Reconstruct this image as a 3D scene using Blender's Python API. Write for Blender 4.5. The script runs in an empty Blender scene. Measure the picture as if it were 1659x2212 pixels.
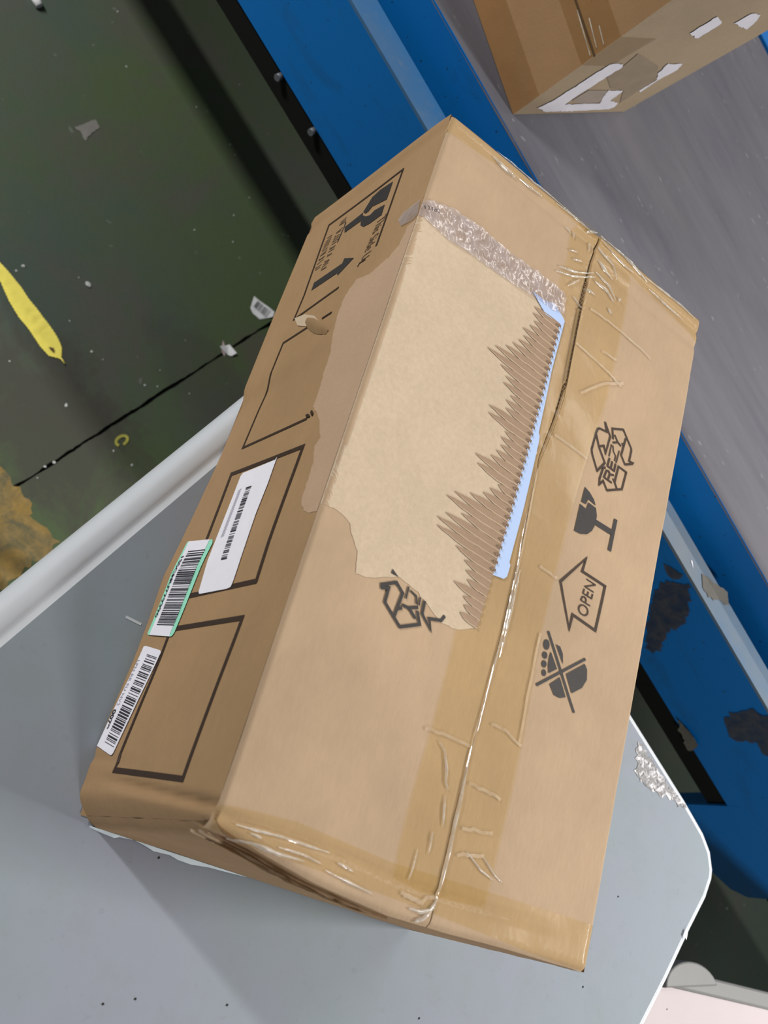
import bpy, bmesh, math, random
from mathutils import Vector, Matrix, noise
R = math.radians
random.seed(7)
SC = bpy.context.scene
COL = SC.collection
# ------------------------------------------------------------------ camera
# scene axes: X along the conveyor, Y away from the viewer, Z up, floor at 0
CAM_LOC = (-0.21376, -0.23342, 1.55496)
CAM_ROWS = ((0.530737, -0.828490, -0.178671), (0.606369, 0.518469, -0.602915), (0.592144, 0.211648, 0.777541))
CAM_F = 2365.00
CW, CH, CL = 0.3229, 0.2146, 0.6000
cam_data = bpy.data.cameras.new('camera')
cam_data.sensor_fit = 'HORIZONTAL'
cam_data.sensor_width = 36.0
cam_data.lens = CAM_F / 1659.0 * 36.0
cam_data.clip_start = 0.05
cam_data.dof.use_dof = True
cam_data.dof.focus_distance = 0.93
cam_data.dof.aperture_fstop = 13.0
cam = bpy.data.objects.new('camera', cam_data)
_m = Matrix(CAM_ROWS).to_4x4()
_m.translation = Vector(CAM_LOC)
cam.matrix_world = _m
COL.objects.link(cam)
SC.camera = cam
# ------------------------------------------------------------------ world, lamps, exposure
w = bpy.data.worlds.new('world')
SC.world = w
w.use_nodes = True
_bg = w.node_tree.nodes['Background']
_bg.inputs[0].default_value = (0.93, 0.97, 1.0, 1)
_bg.inputs[1].default_value = 0.11

def tube_or_fill_light(name, loc, length, width, power, color=(1.0, 0.97, 0.92), rz=0.0):
    d = bpy.data.lights.new(name, 'AREA')
    d.shape = 'RECTANGLE'
    d.size = length
    d.size_y = width
    d.energy = power
    d.color = color
    o = bpy.data.objects.new(name, d)
    o.location = loc
    o.rotation_euler = (0, 0, rz)
    COL.objects.link(o)
    return o

tube_or_fill_light('tube_or_fill_light', (1.75, 1.05, 2.2), 0.9, 0.10, 74)
tube_or_fill_light('tube_or_fill_light', (-2.2, -0.12, 1.85), 1.0, 0.10, 80)
tube_or_fill_light('tube_or_fill_light', (2.2, -1.3, 2.4), 1.0, 0.10, 52)  # added fill lamp, unseen, brightens the near end and the blue channel
tube_or_fill_light('tube_or_fill_light', (0.35, 2.5, 2.8), 1.6, 0.05, 28)
SC.view_settings.view_transform = 'Standard'
SC.view_settings.look = 'None'
SC.view_settings.gamma = 1.0
SC.view_settings.use_curve_mapping = False
SC.view_settings.exposure = 0.26
# ------------------------------------------------------------------ outlines, in metres on the surface they lie on
# L_/lab_ : carton's printed side (y, z); T_/tape/torn : carton's top (x, y); residue/peel/bolts : conveyor side (x, z); rest : plan (x, y)
DATA = {
    'L_frames_thin': [[(0.5663,0.1594),(0.5662,0.0448),(0.4782,0.0507),(0.4513,0.0489)],[(0.4513,0.0489),(0.4557,0.1162)],[(0.5663,0.1594),(0.4806,0.1592)],[(0.4268,0.0935),(0.4261,0.0458),(0.3175,0.0423),(0.3128,0.1445)]],
    'L_frames_thick': [[(0.1692,0.1611),(0.2832,0.1569),(0.2903,0.0434),(0.2253,0.0522)],[(0.1692,0.1611),(0.1736,0.058)],[(0.147,0.0539),(0.1413,0.1594),(0.0272,0.1564),(0.035,0.0479),(0.1399,0.0484)]],
    'L_glass': [[(0.5591,0.1478),(0.5484,0.1484),(0.5381,0.148),(0.5438,0.1243),(0.5406,0.1196),(0.541,0.115),(0.5458,0.1095),(0.5508,0.1122),(0.559,0.1172),(0.5612,0.1286)],[(0.5323,0.1478),(0.5202,0.1486),(0.52,0.1318),(0.5221,0.1209),(0.5278,0.1138),(0.5344,0.1113),(0.5425,0.1092),(0.5356,0.1182),(0.5329,0.1257),(0.5352,0.1314)],[(0.5452,0.1099),(0.5344,0.1113),(0.5343,0.0861),(0.5432,0.082)],[(0.5536,0.0786),(0.5485,0.0816),(0.5279,0.0795),(0.5261,0.0782),(0.5305,0.0775),(0.5447,0.0802)]],
    'L_arrow': [[(0.4847,0.1249),(0.4939,0.106),(0.4883,0.1056),(0.4877,0.0619),(0.4784,0.0623),(0.4787,0.1026),(0.4749,0.1052)]],
    'L_scrib': [[(0.5577,0.0736),(0.4992,0.0706)],[(0.5452,0.0569),(0.505,0.0579)]],
    'L_sidetext': [(0.5165,0.1449),(0.4721,0.1406),(0.5238,0.1337)],
    'L_curve': [[(0.4707,0.1477),(0.471,0.1399),(0.4684,0.1387)]],
    'L_blots': [[(0.3135,0.15),(0.3127,0.1498),(0.3127,0.1482),(0.3135,0.1457),(0.3149,0.1433),(0.3163,0.1418),(0.3171,0.142),(0.3171,0.1436),(0.3163,0.1462),(0.3149,0.1486)],[(0.3147,0.154),(0.3132,0.1544),(0.3125,0.1538),(0.3131,0.1522),(0.3146,0.1503),(0.3165,0.1488),(0.3181,0.1483),(0.3187,0.149),(0.3182,0.1506),(0.3166,0.1525)]],
    'L_dash': [[(0.4261,0.1086),(0.4263,0.1215)]],
    'lab_mid': [(0.2846,0.12),(0.2824,0.1186),(0.2844,0.0674),(0.2818,0.0656),(0.1739,0.076),(0.172,0.0787),(0.1694,0.1216),(0.1701,0.1264),(0.1741,0.1273),(0.1845,0.1275),(0.2037,0.127),(0.2325,0.1238),(0.2583,0.123)],
    'lab_mid_bar': [(0.2649,0.0868),(0.1968,0.0968),(0.2643,0.0958)],
    'lab_mid_txt': [(0.2651,0.0743),(0.248,0.0764)],
    'lab_green': [(0.2224,0.0635),(0.2297,0.02),(0.2296,0.0177),(0.2271,0.017),(0.1887,0.0147),(0.1481,0.0097),(0.1466,0.0123),(0.1402,0.0532),(0.1404,0.0558),(0.1426,0.0582),(0.1631,0.0607),(0.218,0.0682),(0.2213,0.0657)],
    'lab_green_white': [(0.2228,0.0606),(0.2294,0.0207),(0.1878,0.021),(0.1498,0.0151),(0.146,0.0156),(0.1403,0.0532),(0.1424,0.052),(0.1645,0.0545),(0.2176,0.0603)],
    'lab_green_bar': [(0.2178,0.0299),(0.1536,0.0224),(0.2134,0.061),(0.1493,0.0528)],
    'lab_green_txt': [(0.214,0.0215),(0.161,0.0137),(0.2134,0.0243)],
    'lab_lpn': [(0.1368,0.012),(0.1367,0.0161),(0.1301,0.0443),(0.1282,0.0472),(0.0903,0.0418),(0.0481,0.0362),(0.0464,0.0337),(0.0469,0.0301),(0.0547,0.0012),(0.0567,0.0012)],
    'lab_lpn_bar': [(0.1288,0.0242),(0.0572,0.0135),(0.1239,0.0443),(0.0522,0.0326)],
    'lab_lpn_txt': [(0.1248,0.0105),(0.087,0.0077),(0.1249,0.0091)],
    'lab_lpn_num': [(0.0838,0.0052),(0.068,0.0038),(0.0843,0.0026)],
    'torn_left': [(0.4806,0.2134),(0.4777,0.2018),(0.46,0.1986),(0.4527,0.1885),(0.4489,0.173),(0.4461,0.1668),(0.4507,0.1454),(0.4378,0.1353),(0.4184,0.1349),(0.3777,0.144),(0.3401,0.1478),(0.3223,0.1483),(0.3063,0.1661),(0.2846,0.1791),(0.2775,0.1756),(0.2612,0.1832),(0.2493,0.1838),(0.2296,0.1852),(0.2245,0.1874),(0.2156,0.1996),(0.2139,0.2073),(0.2185,0.2126)],
    'torn_top': [(0.0022,0.486),(0.0219,0.4902),(0.05,0.4897),(0.0859,0.4918),(0.1124,0.4937),(0.1481,0.4957),(0.1591,0.4848),(0.1585,0.4021),(0.1567,0.3105),(0.1541,0.2288),(0.1526,0.1973),(0.1372,0.1876),(0.1216,0.1867),(0.0956,0.1982),(0.0751,0.201),(0.0538,0.1894),(0.0415,0.1869),(0.0376,0.2023),(0.0284,0.212),(0.0258,0.218),(0.0158,0.2208),(0.0027,0.2203),(-0.0004,0.2178),(0.0004,0.2923),(0.0015,0.3755)],
    'flute_tips': [(0.1302,0.476),(0.1284,0.4712),(0.1333,0.4654),(0.1242,0.4535),(0.1267,0.4503),(0.123,0.4395),(0.1182,0.4322),(0.1061,0.4247),(0.0959,0.4165),(0.0957,0.4124),(0.1123,0.4093),(0.1199,0.4042),(0.1195,0.3954),(0.1311,0.3922),(0.1261,0.3838),(0.1279,0.3752),(0.1121,0.3667),(0.113,0.3615),(0.1328,0.357),(0.1344,0.3516),(0.1305,0.3474),(0.1323,0.3416),(0.1256,0.3302),(0.1114,0.3232),(0.1154,0.3194),(0.1299,0.3143),(0.1392,0.3098),(0.1325,0.3036),(0.1248,0.294),(0.1061,0.2872),(0.0964,0.2795),(0.1029,0.2761),(0.1134,0.2731),(0.0996,0.2634),(0.0924,0.2612),(0.0954,0.252),(0.1053,0.2482),(0.1163,0.2471),(0.1276,0.2416),(0.1264,0.2348),(0.1307,0.232),(0.1353,0.2221),(0.1229,0.2181),(0.1291,0.2171),(0.1375,0.2092),(0.135,0.2001),(0.1373,0.1976),(0.1404,0.1971)],
    'flute_edge': [(0.1591,0.4848),(0.1585,0.4021),(0.1567,0.3105),(0.1541,0.2288),(0.1526,0.1973)],
    'blue_strip': [(0.123,0.4949),(0.1398,0.4949),(0.1477,0.4989),(0.1599,0.4923),(0.163,0.4895),(0.162,0.4373),(0.164,0.3758),(0.166,0.3725),(0.1663,0.366),(0.1671,0.3099),(0.1665,0.2582),(0.1681,0.2562),(0.1676,0.2464),(0.1652,0.2432),(0.1541,0.2412),(0.1558,0.3101),(0.1575,0.4015),(0.1583,0.4837),(0.1422,0.4826)],
    'tape_center': [(0.1562,0.5991),(0.146,0.5791),(0.1501,0.5499),(0.148,0.5222),(0.1643,0.4929),(0.1631,0.4143),(0.1663,0.366),(0.1689,0.2454),(0.1543,0.2406),(0.1528,0.1966),(0.1352,0.1867),(0.1362,0.1697),(0.1363,0.1155),(0.1345,0.0702),(0.1343,0.0263),(0.1366,0.0104),(0.1594,0.0084),(0.1777,0.0094),(0.2168,0.0149),(0.2174,0.0372),(0.2185,0.0903),(0.2182,0.1355),(0.2133,0.2193),(0.2149,0.3186),(0.2193,0.3834),(0.2266,0.4495),(0.2263,0.5254),(0.2241,0.5886),(0.1828,0.5964)],
    'tape_near': [(-0.0013,0.0104),(0.0141,0.0138),(0.054,0.019),(0.1338,0.0186),(0.1943,0.0237),(0.2422,0.0272),(0.3248,0.0334),(0.3242,0.0005),(0.2692,-0.0015),(0.1608,-0.0017),(0.084,-0.0031),(0.0349,-0.0046),(0.0026,-0.0028)],
    'tape_far': [(-0.0009,0.5929),(0.0645,0.5978),(0.1741,0.6054),(0.3208,0.6016),(0.3262,0.5743),(0.3122,0.5776),(0.2265,0.5865),(0.1413,0.5918),(0.0684,0.5847),(-0.0005,0.5759)],
    'clear_tape': [(-0.0025,0.497),(0.0097,0.5048),(0.0301,0.5116),(0.0576,0.5146),(0.0953,0.514),(0.1337,0.5159),(0.1581,0.515),(0.16,0.496),(0.1493,0.4915),(0.1245,0.49),(0.1008,0.4869),(0.0773,0.4854),(0.0519,0.4837),(0.0274,0.4812),(0.0147,0.4821),(-0.0005,0.4838)],
    'clear_tape_left': [(0.5019,0.2096),(0.4848,0.2134),(0.4808,0.2093),(0.4828,0.1925),(0.4932,0.1844),(0.4993,0.1879)],
    'tape_text': [(0.0005,0.4925),(0.0142,0.4985),(0.0002,0.4947)],
    'creases': [[(0.1868,0.1356),(0.1998,0.1362),(0.2167,0.1307)],[(0.1787,0.0889),(0.1914,0.0888),(0.2089,0.0883)],[(0.1322,0.1108),(0.146,0.1122),(0.171,0.1131)],[(0.1805,0.3825),(0.1968,0.3831),(0.2178,0.3825)],[(0.1795,0.4757),(0.2003,0.4746),(0.2218,0.4722),(0.2378,0.469)],[(0.1856,0.518),(0.2031,0.5199),(0.2307,0.5205),(0.2661,0.5181)],[(0.1971,0.2695),(0.2157,0.2685)],[(0.1475,0.0018),(0.1636,0.0022)],[(0.2087,0.4877),(0.2264,0.4893)],[(0.1964,0.4354),(0.2192,0.4595),(0.2399,0.4728)],[(0.1813,0.0576),(0.2083,0.0634)],[(0.2147,0.1342),(0.2119,0.2187)],[(0.1825,0.0404),(0.2048,0.046)],[(0.1441,0.0023),(0.1613,0.003),(0.1716,0.0091)]],
    'ridges': [([(0.1449,0.1064),(0.1518,0.1013),(0.1564,0.0913),(0.1585,0.0822),(0.162,0.0782)],0.0022),([(0.1608,0.0739),(0.1627,0.0641),(0.1649,0.0536)],0.0016),([(0.1576,0.0474),(0.1583,0.0388),(0.1583,0.0326)],0.0014),([(0.1734,0.114),(0.1731,0.1009),(0.1738,0.0878),(0.1746,0.0715),(0.1746,0.0553),(0.1752,0.0365),(0.1748,0.0208),(0.1751,0.0071)],0.0022),([(0.1715,0.3039),(0.1733,0.2758),(0.1752,0.2625),(0.1761,0.2332),(0.177,0.2028),(0.1757,0.1761),(0.1755,0.1542),(0.1752,0.1258)],0.0014),([(0.1783,0.2573),(0.1787,0.2344),(0.1792,0.2038),(0.1791,0.185)],0.002),([(0.1744,0.0069),(0.1705,-0.0003),(0.1635,-0.0038),(0.1536,-0.0044)],0.0025),([(0.1737,0.0027),(0.1668,-0.0074),(0.1617,-0.0103)],0.003),([(0.0152,0.004),(0.031,0.0054),(0.0484,0.0075),(0.0653,0.0082),(0.0839,0.0094)],0.0018),([(0.0255,0.0021),(0.0306,0.0021),(0.0335,0.0017)],0.0016),([(0.0147,-0.0048),(0.0291,-0.0028),(0.0482,-0.0031),(0.067,-0.0013)],0.002),([(0.0468,0.0007),(0.064,0.002),(0.0789,0.0011)],0.0015),([(0.091,0.0052),(0.0979,0.0048),(0.1039,0.004)],0.002),([(0.0836,-0.0018),(0.1026,-0.0031),(0.1221,-0.0044)],0.0014),([(0.0472,0.5859),(0.0601,0.5848),(0.0741,0.5845)],0.0028),([(0.0791,0.5865),(0.093,0.5871),(0.1059,0.5882)],0.0022),([(0.0508,0.5971),(0.0696,0.5994),(0.0936,0.5947),(0.1217,0.5983),(0.1512,0.5996)],0.0018),([(0.1229,0.5938),(0.1462,0.5957),(0.1706,0.5954)],0.0018),([(0.1813,0.602),(0.2009,0.5991),(0.2206,0.5972),(0.2446,0.5925)],0.0026),([(0.1802,0.5945),(0.2033,0.5898),(0.2164,0.5885),(0.2257,0.5898)],0.002),([(0.1794,0.5856),(0.1999,0.579),(0.2087,0.5691)],0.0026),([(0.1799,0.5723),(0.1901,0.569),(0.2035,0.5653)],0.0026),([(0.1821,0.5577),(0.2,0.5547),(0.2114,0.5468)],0.0022),([(0.1423,0.5362),(0.1608,0.5431),(0.1803,0.5553)],0.0018),([(0.1411,0.5301),(0.1595,0.5373),(0.1824,0.552)],0.0018),([(0.1571,0.5247),(0.1678,0.5392)],0.002),([(0.1549,0.5536),(0.1654,0.5587)],0.002),([(0.149,0.5598),(0.158,0.5639)],0.002),([(0.1399,0.5798),(0.1467,0.5769)],0.002),([(0.15,0.5822),(0.1508,0.5747)],0.002),([(0.1834,0.548),(0.1986,0.5483),(0.2094,0.5427)],0.0024),([(0.1752,0.5341),(0.187,0.5347)],0.0024),([(0.1627,0.5909),(0.1777,0.6037)],0.003),([(0.1705,0.5734),(0.1706,0.5843)],0.002),([(0.1651,0.519),(0.1723,0.5164),(0.1764,0.5125)],0.002),([(0.2047,0.5325),(0.2097,0.5297)],0.0022),([(0.214,0.5486),(0.2167,0.5505)],0.0025),([(0.2491,0.5874),(0.2759,0.587),(0.2997,0.5869)],0.0018),([(0.2406,0.5952),(0.2667,0.5973),(0.2934,0.5994),(0.3147,0.5974)],0.0018),([(0.1492,0.0327),(0.1488,0.0218),(0.1479,0.0124)],0.001),([(0.2048,0.046),(0.2186,0.0376),(0.2261,0.0351)],0.0015),([(0.1899,0.0444),(0.2055,0.0367),(0.2175,0.034)],0.0015)],
    'seam': [(0.1738,0.0022),(0.1734,0.0485),(0.1729,0.1043),(0.1759,0.191),(0.1756,0.2729),(0.1708,0.3508),(0.1768,0.3857),(0.1793,0.4198),(0.1755,0.5007),(0.176,0.5532),(0.1803,0.6057)],
    'T_fill': [[(0.2247,0.358),(0.2308,0.3565),(0.2372,0.3529),(0.2404,0.3487),(0.2309,0.3497),(0.2297,0.3442),(0.2241,0.3432)],[(0.2234,0.3411),(0.2311,0.3404),(0.2321,0.3472),(0.2413,0.3469),(0.244,0.341),(0.2444,0.3328),(0.2419,0.3253),(0.2373,0.3197),(0.2302,0.3164),(0.2232,0.3154)],[(0.2435,0.3373),(0.2647,0.3382),(0.2628,0.3328),(0.2431,0.3322)],[(0.2637,0.3488),(0.2675,0.3494),(0.2675,0.3189),(0.2636,0.3186)],[(0.2188,0.2241),(0.2207,0.2255),(0.2637,0.1761),(0.2618,0.1746)],[(0.2191,0.181),(0.2205,0.1793),(0.2641,0.2199),(0.2624,0.2212)],[(0.2301,0.2183),(0.2347,0.2186),(0.2388,0.2145),(0.2414,0.2064)],[(0.2268,0.2107),(0.2365,0.2006),(0.2291,0.1938),(0.2271,0.1996),(0.2264,0.2053)],[(0.2468,0.2006),(0.2637,0.2165),(0.2671,0.2132),(0.2689,0.2053),(0.2656,0.1971),(0.2563,0.1887)],[(0.2325,0.1862),(0.2412,0.1956),(0.2512,0.1835),(0.2455,0.1803),(0.2391,0.18)],[(0.224,0.2153),(0.2242,0.2135),(0.2237,0.2118),(0.2227,0.2105),(0.2214,0.2099),(0.22,0.2101),(0.2188,0.2111),(0.218,0.2126),(0.2178,0.2145),(0.2182,0.2162),(0.2192,0.2175),(0.2205,0.2181),(0.222,0.2179),(0.2232,0.2169)],[(0.2241,0.2065),(0.2242,0.2053),(0.2238,0.204),(0.223,0.2031),(0.2219,0.2026),(0.2208,0.2027),(0.2198,0.2033),(0.2192,0.2044),(0.2191,0.2057),(0.2195,0.2069),(0.2204,0.2079),(0.2214,0.2083),(0.2226,0.2082),(0.2235,0.2076)],[(0.2252,0.1997),(0.2253,0.1985),(0.2249,0.1972),(0.2241,0.1963),(0.223,0.1958),(0.2219,0.1959),(0.221,0.1966),(0.2204,0.1976),(0.2203,0.1989),(0.2207,0.2001),(0.2215,0.2011),(0.2226,0.2015),(0.2237,0.2014),(0.2247,0.2008)],[(0.2267,0.1931),(0.2268,0.1919),(0.2264,0.1908),(0.2257,0.19),(0.2248,0.1896),(0.2238,0.1897),(0.2229,0.1903),(0.2224,0.1913),(0.2223,0.1924),(0.2227,0.1935),(0.2234,0.1944),(0.2243,0.1948),(0.2253,0.1947),(0.2262,0.1941)]],
    'T_open': [[(0.2423,0.2999),(0.221,0.2686),(0.2401,0.2358),(0.2404,0.2486),(0.2674,0.247),(0.2685,0.2873),(0.2408,0.2874)]],
    'T_opentext': [(0.2559,0.2526),(0.2584,0.2838),(0.2444,0.2527)],
    'T_resy': [[(0.2304,0.4255),(0.2344,0.4184),(0.2261,0.4168),(0.2239,0.4152),(0.223,0.4108),(0.2225,0.3937),(0.2244,0.39),(0.2338,0.3789),(0.2403,0.3905),(0.2299,0.4004),(0.224,0.409)],[(0.2307,0.4257),(0.2397,0.4169),(0.2387,0.3989),(0.2351,0.4047),(0.2301,0.401)],[(0.2433,0.4168),(0.2402,0.4253),(0.2532,0.4321),(0.2667,0.4206),(0.2673,0.4185),(0.2672,0.4079),(0.2719,0.4087),(0.2711,0.4072),(0.2631,0.4021),(0.2565,0.4078),(0.258,0.4254)],[(0.2566,0.4191),(0.2552,0.4183)],[(0.2416,0.3867),(0.2397,0.3849),(0.2384,0.374),(0.2392,0.3684),(0.2428,0.3742),(0.2456,0.3715),(0.2492,0.3683),(0.2657,0.3787),(0.2667,0.3962),(0.2564,0.3961),(0.2558,0.38),(0.2597,0.3761)],[(0.2535,0.3816),(0.256,0.3801)]],
    'T_resyletters': [[(0.2521,0.3777),(0.2428,0.3777),(0.2441,0.385),(0.2466,0.3858),(0.2484,0.3844),(0.2478,0.3781)],[(0.2486,0.3836),(0.2526,0.3854)],[(0.2443,0.3971),(0.2439,0.3894),(0.2526,0.3894),(0.2524,0.3962)],[(0.2482,0.3897),(0.2482,0.396)],[(0.2447,0.4209),(0.2497,0.417),(0.2537,0.4157)],[(0.2445,0.4134),(0.2497,0.4169)]],
    'T_resythin': [[(0.2451,0.4104),(0.2468,0.406),(0.2505,0.4033),(0.2505,0.3985)],[(0.2431,0.4106),(0.2432,0.399)],[(0.2533,0.4101),(0.2528,0.3979)]],
    'T_frag': [[(0.0829,0.1916),(0.0754,0.1964),(0.0642,0.1892),(0.0651,0.1872),(0.0705,0.1898),(0.0707,0.1789),(0.0883,0.168),(0.1038,0.1771),(0.0992,0.1845)],[(0.0829,0.1916),(0.0813,0.1727)],[(0.0818,0.1789),(0.0851,0.1811)],[(0.0861,0.1836),(0.0914,0.1841),(0.0979,0.1877)],[(0.0913,0.1842),(0.0983,0.1798)],[(0.1027,0.1942),(0.1034,0.1853),(0.1139,0.1775),(0.1102,0.1845),(0.1207,0.1881),(0.1223,0.1918)]],
    'T_fragthin': [[(0.0862,0.1979),(0.0867,0.1896)],[(0.0891,0.1962),(0.0946,0.1949),(0.0963,0.19)],[(0.0982,0.1951),(0.0988,0.19)]],
    'T_fragblot': [[(0.0691,0.204),(0.0688,0.2005),(0.0757,0.2008)]],
    'T_specks': [(0.1008,0.3473),(0.0907,0.2794),(0.0124,0.1197),(0.2794,0.4135)],
    'groove_near_left': [(0.0266,0.0031),(0.0145,0.1163),(0.0069,0.2119)],
    'groove_near_top': [(-0.0001,0.0057),(0.0332,-0.0001),(0.0848,-0.0051),(0.1357,-0.0099)],
    'groove_far_left': [(0.5827,0.2108),(0.5851,0.1447)],
    'groove_far_top': [(0.0011,0.5773),(0.0474,0.5817),(0.1413,0.5918)],
    'curl': [(0.4482,0.0538),(0.4442,0.0688),(0.435,0.0862),(0.4244,0.1046),(0.4123,0.1213),(0.4054,0.1296)],
    'gouge': [(0.4061,0.1279),(0.3993,0.1179),(0.3895,0.1074),(0.3837,0.0933)],
    'white_tear': [(-0.0053,0.0352),(-0.0063,0.056),(-0.0093,0.0731),(-0.0108,0.0929),(-0.012,0.1216),(-0.0144,0.1443),(-0.0188,0.1707),(-0.0214,0.1942)],
    'crack': [(-0.2428,0.395),(-0.2442,0.4461),(-0.2465,0.5265),(-0.2509,0.6038),(-0.2515,0.7027),(-0.251,0.7969),(-0.2497,0.9084)],
    'leaf': [(-0.5495,0.6004),(-0.5395,0.6103),(-0.5179,0.6135),(-0.4939,0.6161),(-0.4728,0.6156),(-0.4563,0.6176),(-0.4421,0.6179),(-0.4223,0.6194),(-0.405,0.6192),(-0.3941,0.6175),(-0.3855,0.6147),(-0.3758,0.6075),(-0.3726,0.6006),(-0.3842,0.5876),(-0.4025,0.5842),(-0.4334,0.5848),(-0.4559,0.5822),(-0.4825,0.5843),(-0.5024,0.5885),(-0.5133,0.5913),(-0.5312,0.5872)],
    'leafstem': [(-0.3741,0.6026),(-0.3682,0.6027),(-0.3623,0.6029)],
    'stain': [(-0.295,0.4083),(-0.2792,0.4214),(-0.2684,0.426),(-0.2527,0.4253),(-0.2343,0.4261),(-0.2181,0.4286),(-0.2065,0.4235),(-0.1975,0.4117),(-0.1777,0.421),(-0.1606,0.4256),(-0.1463,0.4298),(-0.1378,0.4061),(-0.1399,0.3779),(-0.1375,0.3511),(-0.1361,0.3175),(-0.1419,0.2744),(-0.2993,0.3874)],
    'sticker': [(-0.3058,0.9871),(-0.2638,1.0039),(-0.2582,0.9956),(-0.2668,0.9697),(-0.2818,0.964),(-0.2913,0.9657)],
    'stickerbar': [(-0.2957,0.9885),(-0.2685,0.9979),(-0.2859,0.9733)],
    'scrap': [(-0.2628,0.8616),(-0.257,0.8843),(-0.2381,0.8851),(-0.2385,0.8751),(-0.2456,0.8682)],
    'dirtpatch': [(-0.6819,0.8622),(-0.6823,0.906),(-0.6689,0.9049),(-0.663,0.8824),(-0.6556,0.867),(-0.6679,0.8684)],
    'ring': [(-0.2183,0.6097)],
    'stub': [(-0.8894,0.9336),(-0.8553,0.9304)],
    'crumbs': [(-0.4519,0.7176),(-0.2717,0.7011),(-0.3586,0.6549),(-0.3084,0.5655),(-0.3397,0.6636),(-0.2445,0.4956),(-0.2465,0.4796),(-0.2388,0.4592),(-0.2116,0.5883),(-0.4441,1.0476),(-0.4042,1.0131),(-0.5364,1.1245),(-0.4522,0.9559),(-0.2235,0.7633),(-0.2601,0.7196),(-0.6461,1.2239),(-0.7439,1.0227),(-0.8343,1.0717),(-0.6387,1.108),(-0.2802,0.7404),(-0.5201,0.6396),(-0.4591,1.0996),(-0.5184,0.6252),(-0.4678,0.7105),(-0.4161,0.6531),(-0.4054,0.5299),(-0.5566,1.1286),(-0.1775,0.6008),(-0.3674,1.1296),(-0.3008,0.8146),(1.2853,1.1736)],
    'table_edge': [(0.3261,0.5347),(0.4465,0.5358),(0.4688,0.5349),(0.4912,0.5339),(0.5126,0.5281),(0.5285,0.5164),(0.5339,0.5078),(0.5397,0.4858),(0.543,0.4416),(0.5496,0.3794)],
    'scuff': [(0.3516,0.523),(0.3598,0.5252),(0.3741,0.5232),(0.3966,0.527),(0.4126,0.5267),(0.4311,0.5294),(0.4526,0.5315),(0.4379,0.5221),(0.4227,0.5158),(0.4183,0.5093),(0.4003,0.501),(0.3845,0.4938),(0.3771,0.4963),(0.3699,0.4953),(0.3677,0.504),(0.3583,0.5117)],
    'scuff2': [(0.5381,0.438),(0.5428,0.4283),(0.5376,0.4295),(0.5366,0.4351)],
    'tscratch': [(-0.0978,0.1235),(-0.0866,0.1297)],
    'tspecks': [(0.3509,0.4763),(0.4415,0.3849),(0.465,0.2887),(0.1909,0.0069),(0.116,-0.0631),(0.0656,0.0318),(0.5685,0.359),(0.337,0.1305),(0.1317,-0.0435)],
    'tab2': [(0.6074,0.4262),(0.6041,0.452),(0.6277,0.4704),(0.6463,0.4818),(0.6672,0.4862),(0.7473,0.5437),(0.7579,0.5311),(0.6065,0.4272),(0.6493,0.4478),(0.6619,0.4769),(0.6595,0.4609)],
    'residue1': [(0.3289,0.6431),(0.2945,0.672),(0.2788,0.6926),(0.2783,0.7143),(0.2857,0.7273),(0.2856,0.7341),(0.323,0.7134),(0.3376,0.6962),(0.3452,0.6774),(0.3463,0.6621),(0.3686,0.641),(0.3748,0.622),(0.3652,0.6166)],
    'residue1b': [(0.2511,0.7147),(0.2595,0.7222),(0.2721,0.734),(0.2771,0.7255),(0.2749,0.7142),(0.2642,0.7123)],
    'residue2': [(0.4828,0.6717),(0.475,0.6935),(0.4719,0.7158),(0.4839,0.7292),(0.4962,0.7488),(0.5523,0.719),(0.5438,0.6967),(0.5253,0.6966),(0.5203,0.6752),(0.5119,0.6622)],
    'peel': [(0.4771,0.6037),(0.4945,0.6086),(0.5201,0.61),(0.531,0.596),(0.5282,0.5878),(0.5075,0.5947),(0.4956,0.5926)],
    'bolts': [(-0.4732,0.5893),(-0.401,0.5894)],
    'flangestain': [(0.2867,0.7549),(0.3097,0.7685),(0.3304,0.7786),(0.3447,0.7691),(0.3304,0.7585),(0.3136,0.7443),(0.2945,0.7462)],
    'flangechip': [(0.2654,0.7515),(0.2749,0.7474),(0.2681,0.7524)],
    'carton2': [(-0.2861,0.8161),(-0.4155,0.8566),(-0.2279,1.0008)],
    'c2_label': [[(0.0237,0.0154),(0.0336,0.0295),(0.0431,0.1086),(0.0645,0.1091),(0.0712,0.1018),(0.0628,0.0351),(0.0656,0.0227),(0.1274,0.0234),(0.1069,0.053),(0.1367,0.0528),(0.141,0.0296),(0.164,0.0226),(0.1678,0.0138),(0.1622,0.0095),(0.0996,0.0061),(0.0495,0.0064)],[(0.1546,0.0895),(0.1449,0.1109),(0.173,0.1116),(0.182,0.0986),(0.1735,0.0795),(0.1748,0.0483),(0.1674,0.0526),(0.1697,0.0775)],[(0.1036,0.1701),(0.1084,0.202),(0.1338,0.191),(0.13,0.1615)],[(0.1551,0.1924),(0.1608,0.2118),(0.1792,0.2097),(0.1887,0.2016),(0.1959,0.1831)]],
    'c2_greypanel': [(0.0677,0.0309),(0.0713,0.0532),(0.1121,0.0529),(0.1248,0.0256),(0.0982,0.0219)],
    'c2_plastic': [(0.071,0.0808),(0.0707,0.1074),(0.0655,0.1293),(0.1354,0.1049),(0.169,0.0775),(0.1677,0.0226),(0.1367,0.0528),(0.107,0.057)],
    'c2_tapeL': [(0.0696,0.108),(0.0347,0.1054),(-0.0051,0.1006),(-0.0076,0.1264),(0.0184,0.1265),(0.0571,0.1284)],
    'c2_tapeB': [(0.0044,0.0016),(-0.0038,0.0413),(-0.0068,0.0998),(0.0125,0.0873),(0.0095,0.0361),(0.0307,-0.0069)],
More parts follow.
